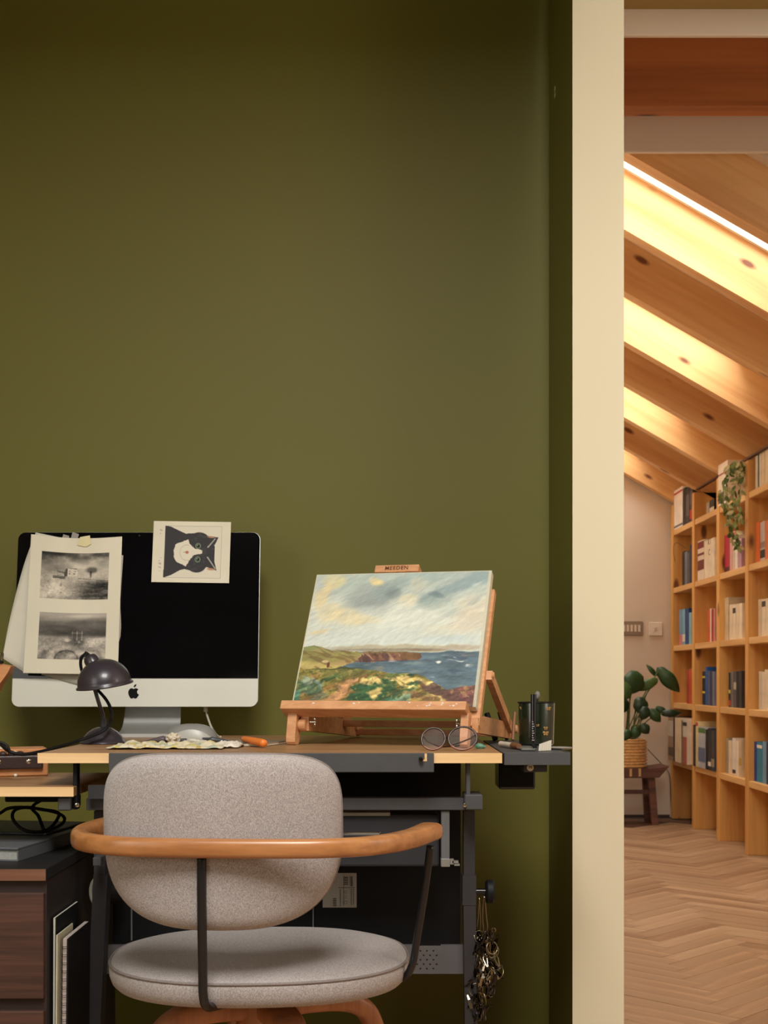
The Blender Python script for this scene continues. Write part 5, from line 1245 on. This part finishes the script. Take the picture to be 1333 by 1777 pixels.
fp = thing('folded_papers', 'small bundle of white pleated paper standing on the grey tray', 'paper', (at(945, 0, 2.17).x, 2.17, ZT))
for k in range(5):
    x0 = at(934+k*4.3, 0, 2.165).x; zt = ZT+.0005; h_ = .0125+.0012*k
    b = BM(); prism(b, [(x0, 2.160+.003*k, zt), (x0+.0058, 2.163+.003*k, zt), (x0+.0066, 2.163+.003*k, zt+h_), (x0+.0012, 2.160+.003*k, zt+h_-.001)], (0.001, .0016, 0)); obj('paper_fold', b, M_paper, fp)
c = at(970, 0, 2.26); b = BM(); lathe(b, (c.x-.002, 2.22, ZT), [(0, .0004), (.018, .0004), (.021, .003), (.0205, .0036), (.017, .0016), (0, .0016)], 28)
tag(obj('small_dish', b, plain('dish grey', (142, 136, 126), .4), smooth=True, base=(c.x-.002, 2.22, ZT)), 'tiny flat pale dish at the right end of the tray', 'dish')
c = at(833, 0, 2.24); b = BM(); r = bmesh.ops.create_icosphere(b, subdivisions=3, radius=1)
for v in b.verts: d = 1+.5*noise.noise(v.co*2.5); v.co = Vector((c.x+v.co.x*.009*d, 2.235+v.co.y*.008*d, ZT+.004+v.co.z*.005*d))
tag(obj('paint_lump', b, plain('teal paint lump', (96, 140, 116), .5, var=.5, scale=200), smooth='all', base=(c.x, 2.235, ZT)), 'small teal and white dried paint scrap right of the eyeglasses', 'paint scrap')

# ---------------------------------------------------------------- left: sketch box, wooden arm, cabinet, cable, folders
SBR = Matrix.Translation((at(84, 0, 2.34).x, 2.34, zl)) @ Matrix.Rotation(math.radians(20), 4, 'Z')
sx = thing('sketch_box', 'wooden artist sketch box with dark leather strap on lower left shelf', 'box', (SBR.translation.x-.1, 2.3, zl))
b = BM(); box(b, -.40, 0, 0, .09, .0005, .0385, .002, M=SBR); box_o = obj('case_body', b, M_case, sx)
b = BM(); box(b, -.40, 0, -.001, .09, .0395, .0500, .002, M=SBR); obj('lid', b, M_case, sx)
b = BM(); box(b, -.125, -.010, -.009, -.0015, .014, .039, .003, M=SBR, seg=2); hs = obj('leather_strap', b, plain('dark brown leather', (52, 34, 32), .45, bump=.3, scale=200), sx)
for x in (-.035, -.088):
    b = BM(); lathe(b, SBR @ Vector((x, -.009, .028)), [(0, .002), (.0035, .0015), (.005, 0)], 14, axis=SBR.to_3x3() @ Vector((0, -1, 0))); obj('stud', b, M_chrome, hs, True)
b = BM()
for x in (-.065, -.05, -.08): ellipsoid(b, SBR @ Vector((x, -.004, .042)), .007, .006, .005, 10, 6)
obj('clasp', b, plain('dark brown leather', (52, 34, 32), .45), sx, 'all')
b = BM(); ellipsoid(b, SBR @ Vector((-.060, -.011, .045)), .004, .003, .003, 8, 6); ellipsoid(b, SBR @ Vector((-.058, -.004, .003)), .0035, .004, .003, 8, 6); obj('paint_blob', b, plain('white paint', (216, 210, 200), .4), sx, 'all')
b = BM(); prism(b, [at(-40, 1296, 2.24), at(2, 1299, 2.24), at(24, 1313, 2.22), at(-40, 1322, 2.16)], (0, 0, .0012)); 
for v in b.verts: pass
b.free()
b = BM(); zt_ = zl+.0505; a_ = SBR @ Vector((-.115, .010, .0508)); 
box(b, -.30, -.075, .004, .085, .0506, .0520, M=SBR); tag(obj('palette_paper', b, M_paper, base=(a_.x, a_.y, zt_)), 'white sheet lying on the lid of the wooden sketch box', 'paper')
# raised wooden arm at the left edge
wa = thing('raised_easel_arm', 'angled wooden arm of a second easel cut by left picture edge', 'easel', (-.78, 2.42, zl+.06))
b = BM(); q = [at(-70, 1210, 2.40), at(-70, 1150, 2.40), at(-10, 1150, 2.40), at(19, 1156, 2.40), at(13, 1168, 2.40), at(0, 1186, 2.40), at(-14, 1212, 2.40)]
prism(b, q, (0, .03, 0)); obj('wood_arm', b, M_case, wa)
b = BM(); prism(b, [at(-60, 1300, 2.41), at(-60, 1200, 2.41), at(-30, 1200, 2.41), at(-30, 1300, 2.41)], (0, .02, 0)); obj('wood_post', b, M_case, wa)
b = BM(); tube(b, catmull([at(-8, 1149, 2.41), at(0, 1140, 2.41), at(4, 1134, 2.41), at(2, 1150, 2.40)], 4), .003, 8); obj('metal_fitting', b, M_chrome, wa, True)
b = BM(); ellipsoid(b, at(2, 1149, 2.40), .005, .006, .003, 10, 6); obj('fitting_knob', b, M_black, wa, 'all')

KX1 = -.528; KZ = .602
cb = thing('drawer_cabinet', 'dark brown wood-effect drawer cabinet at lower left, under the desk', 'cabinet', (-.75, 2.25, 0))
b = BM(); box(b, -1.0, KX1-.001, 2.012, 2.52, .02, KZ-.0185); obj('body', b, plain('cabinet side dark', (34, 24, 22), .6), cb)
b = BM(); box(b, -1.0, KX1, 1.999, 2.52, KZ-.018, KZ, .001); tpo = obj('top_board', b, M_dbtop, cb)
b = BM(); box(b, -1.0, KX1, 1.9975, 1.9992, KZ-.018, KZ-.0002); obj('edge_band', b, wood('cabinet edge band', (104, 68, 50), (124, 84, 62), None, 'X', fine=90, along=3, rough=.5), tpo)
for za, zb_ in ((1550, 1733), (1755, 1940), (1962, 2140)):
    z1_, z0_ = HC+(HY-za)*2.0/F, HC+(HY-zb_)*2.0/F
    if z0_ < .03: z0_ = .03
    b = BM(); box(b, -1.0, at(76, 0, 2.0).x, 1.998, 2.011, z0_, z1_, .001); obj('drawer_front', b, M_dbrown, cb)
b = BM(); box(b, -1.0, KX1-.001, 2.008, 2.012, .02, KZ-.018); obj('front_recess', b, plain('recess brown', (44, 28, 24), .6), cb)
b = BM(); box(b, -1.0, KX1-.001, 2.0, 2.5, 0, .02); obj('plinth', b, M_black, cb)
# pad / portfolio on the cabinet
Rb = Matrix.Translation((at(31, 0, 2.08).x, 2.08, KZ)) @ Matrix.Rotation(math.radians(-9), 4, 'Z')
pb = thing('ring_binder_pad', 'thick grey covered pad with white pages lying on the drawer cabinet', 'book', (Rb.translation.x-.1, 2.2, KZ))
b = BM(); box(b, -.34, -.003, .004, .34, .0025, .0185, M=Rb); obj('pages', b, plain('grey page block', (150, 150, 146), .8, var=.15, scale=300), pb)
b = BM(); box(b, -.34, 0, 0, .345, .0005, .0023, M=Rb); box(b, -.34, 0, 0, .345, .0188, .0225, .0008, M=Rb); box(b, -.0025, -.0002, .002, .343, .0024, .0187, M=Rb); obj('cover', b, plain('grey cover', (92, 94, 98), .4), pb)
b = BM(); box(b, -.30, -.022, .16, .34, .0235, .027, .0008, M=Rb); tag(obj('grey_folder', b, plain('slate grey card', (66, 68, 70), .5), base=(Rb @ Vector((-.15, .2, .0232)))), 'dark grey folder lying on the thick grey pad', 'folder')
b = BM(); P_ = [(-14, 1412, 2.26), (0, 1411, 2.25), (14, 1403, 2.24), (38, 1401, 2.25), (70, 1404, 2.27), (100, 1411, 2.29), (112, 1420, 2.29), (106, 1431, 2.27), (84, 1441, 2.25), (58, 1444, 2.23), (36, 1437, 2.23), (22, 1420, 2.24), (26, 1406, 2.25), (46, 1401, 2.27), (74, 1405, 2.28), (98, 1409, 2.29), (102, 1416, 2.29), (92, 1432, 2.27), (78, 1441, 2.265), (72, 1430, 2.27), (66, 1415, 2.29), (56, 1404, 2.31), (60, 1396, 2.33), (70, 1390, 2.36)]
tube(b, catmull([at(*q) for q in P_], 6), .0030, 8)
tag(obj('black_cable', b, M_black, smooth='all', base=at(60, 1442, 2.25)), 'looped black cable hanging under the lower left shelf onto grey pad', 'cable')
# folders standing between the cabinet and the desk leg
def upright(name, label, x0, x1, ytop, D0, D1, mat, skin=None, lean=0, cat='folder'):
    a = at(x0, ytop, D0); c_ = at(x1, ytop, D0); X0, X1, Zt = a.x, c_.x, a.z
    t = thing(name, label, cat, ((X0+X1)/2, (D0+D1)/2, 0))
    b = BM(); prism(b, [(X0+lean, D0, 0), (X1+lean, D0, 0), (X1, D0, Zt), (X0, D0, Zt)], (0, D1-D0, 0)); o = obj('board', b, mat, t)
    if skin:
        b = BM(); prism(b, [(X1+lean+.0002, D0+.002, 0), (X1+lean+.001, D0+.002, 0), (X1+.001, D0+.002, Zt), (X1+.0002, D0+.002, Zt)], (0, D1-D0-.002, 0)); obj('cover', b, skin, t)
    return t, X0, X1, Zt
upright('white_board', 'thin white board standing upright beside the drawer cabinet', 92.8, 95.8, 1593, 2.03, 2.18, plain('board white', (190, 190, 178), .6), lean=-.002, skin=M_black)
upright('black_document_box', 'black box file standing upright behind the pale sheet beside cabinet', 99.5, 118, 1582, 2.13, 2.18, M_black)
upright('cream_sheet', 'pale cream card sheet standing upright left of spiral sketchbook', 97.5, 100, 1623, 2.02, 2.12, plain('card cream', (196, 192, 166), .7), lean=-.004)
t, X0, X1, Zt = upright('spiral_sketchbook', 'black covered spiral bound sketchbook standing upright beside the cabinet', 109.5, 117, 1629, 2.035, 2.18, plain('sketch pages', (196, 184, 176), .8, var=.1, scale=150), lean=-.005, cat='sketchbook')
b = BM(); prism(b, [(X1-.005+.0004, 2.03, 0), (X1-.005+.003, 2.03, 0), (X1+.003, 2.03, Zt), (X1+.0004, 2.03, Zt)], (0, .15, 0)); obj('cover', b, M_black, t)
wi = BM()
for k in range(34):
    z = .10+k*.0128
    if z > Zt-.012: break
    x = (X0+X1)/2 - .005*(1-z/Zt)
    for dz in (0, .0028):
        ring = [Vector((x+.0048*math.cos(a), 2.034+.0036*math.sin(a), z+dz)) for a in [2*PI*j/8 for j in range(8)]]
        tube(wi, ring, .0005, 4, closed=True)
o = obj('spiral_wire', wi, plain('wire dark', (50, 44, 46), .4, metal=.5), t, 'all'); o['kind'] = 'stuff'
# pale dial on the left leg
c = at(163, 1549, 2.24); rd = thing('paper_roll', 'pale round roll end showing behind the left desk leg', 'roll', (c.x+.01, 2.25, c.z-.05))
b = BM()
pts = [Vector((c.x+.016*(1-math.cos(a)) - .008, 2.25, c.z+.026*math.sin(a))) for a in [math.radians(q) for q in range(-75, 76, 10)]]
tube(b, pts, .0032, 8); obj('roll_rim', b, plain('rim pale', (150, 146, 128), .6), rd, True)
b = BM(); cyl(b, (c.x+.004, 2.25, c.z), (c.x+.03, 2.27, c.z), .025, 20); obj('roll_core', b, M_black, rd, True)

# ---------------------------------------------------------------- bunch of wire rings and clips on the knob
kk = Vector((kx+.0085, 2.19, kz-.006))
bu = thing('clip_ring_bunch', 'bunch of brass curtain clips and rings hanging from the desk knob', 'rings', (kx+.009, 2.19, kz))
D_ = 2.18
for pts_ in ([(832, 1558), (830, 1590), (828, 1612), (832, 1622), (834, 1600), (833, 1580), (832, 1558)], [(841, 1556), (844, 1590), (846, 1610), (841, 1622), (838, 1600), (838, 1575), (841, 1556)]):
    P_ = [at(x, y, 2.195) for x, y in pts_[:-1]]
    b = BM(); tube(b, catmull(P_, 6, closed=True), .0011, 6, closed=True); obj('hanging_wire', b, M_brass, bu, 'all')
rg = BM(); tube(rg, [Vector((.0125*math.cos(2*PI*k/24), 0, .0125*math.sin(2*PI*k/24))) for k in range(24)], .00085, 6, closed=True)
rme = bpy.data.meshes.new('wire_ring'); rg.to_mesh(rme); rg.free(); rme.materials.append(M_brass); rme.polygons.foreach_set('use_smooth', [True]*len(rme.polygons))
cg = BM()
for s_ in (-1, 1):
    sweep(cg, [Vector((0, s_*.001, .010)), Vector((0, s_*.0032, .002)), Vector((0, s_*.0008, -.012))], [(-.0019, -.0004), (.0019, -.0004), (.0019, .0004), (-.0019, .0004)], up=(0, 1, 0), scale=[.5, 1, 1.1])
tube(cg, [Vector((.0032*math.cos(2*PI*k/12), 0, .0125+.0032*math.sin(2*PI*k/12))) for k in range(12)], .0006, 5, closed=True)
cme = bpy.data.meshes.new('spring_clip'); cg.to_mesh(cme); cg.free(); cme.materials.append(M_brass)
cme2 = cme.copy(); cme2.materials[0] = plain('dark nickel', (60, 56, 54), .25, metal=1)
rr = random.Random(5)
def width_at(y): return 10 + 16*math.sin(PI*min(1, max(0, (y-1618)/150)))
for k in range(120):
    y = rr.uniform(1622, 1764); cxp = 838 + (6*math.sin((y-1600)/40)) - (6 if y > 1700 else 0)
    wd = 8 + 15*math.sin(PI*min(1, max(0, (y-1612)/160)))**.8
    p = at(cxp + rr.uniform(-wd, wd), y, 2.19+rr.uniform(-.016, .016))
    o = bpy.data.objects.new('wire_ring' if k < 30 else 'spring_clip', rme if k < 30 else (cme, cme2, cme2)[k % 3]); C.objects.link(o); o.parent = bu
    o.location = p - bu.location; s_ = rr.uniform(.75, 1.15)
    if k < 30: o.rotation_euler = (rr.uniform(-.7, .7), rr.uniform(-1, 1), rr.uniform(-1.3, 1.3)); o.scale = (s_*.85,)*3
    else: o.rotation_euler = (rr.uniform(-.6, .6), rr.uniform(-.8, .8), rr.uniform(-PI, PI)); o.scale = (s_,)*3
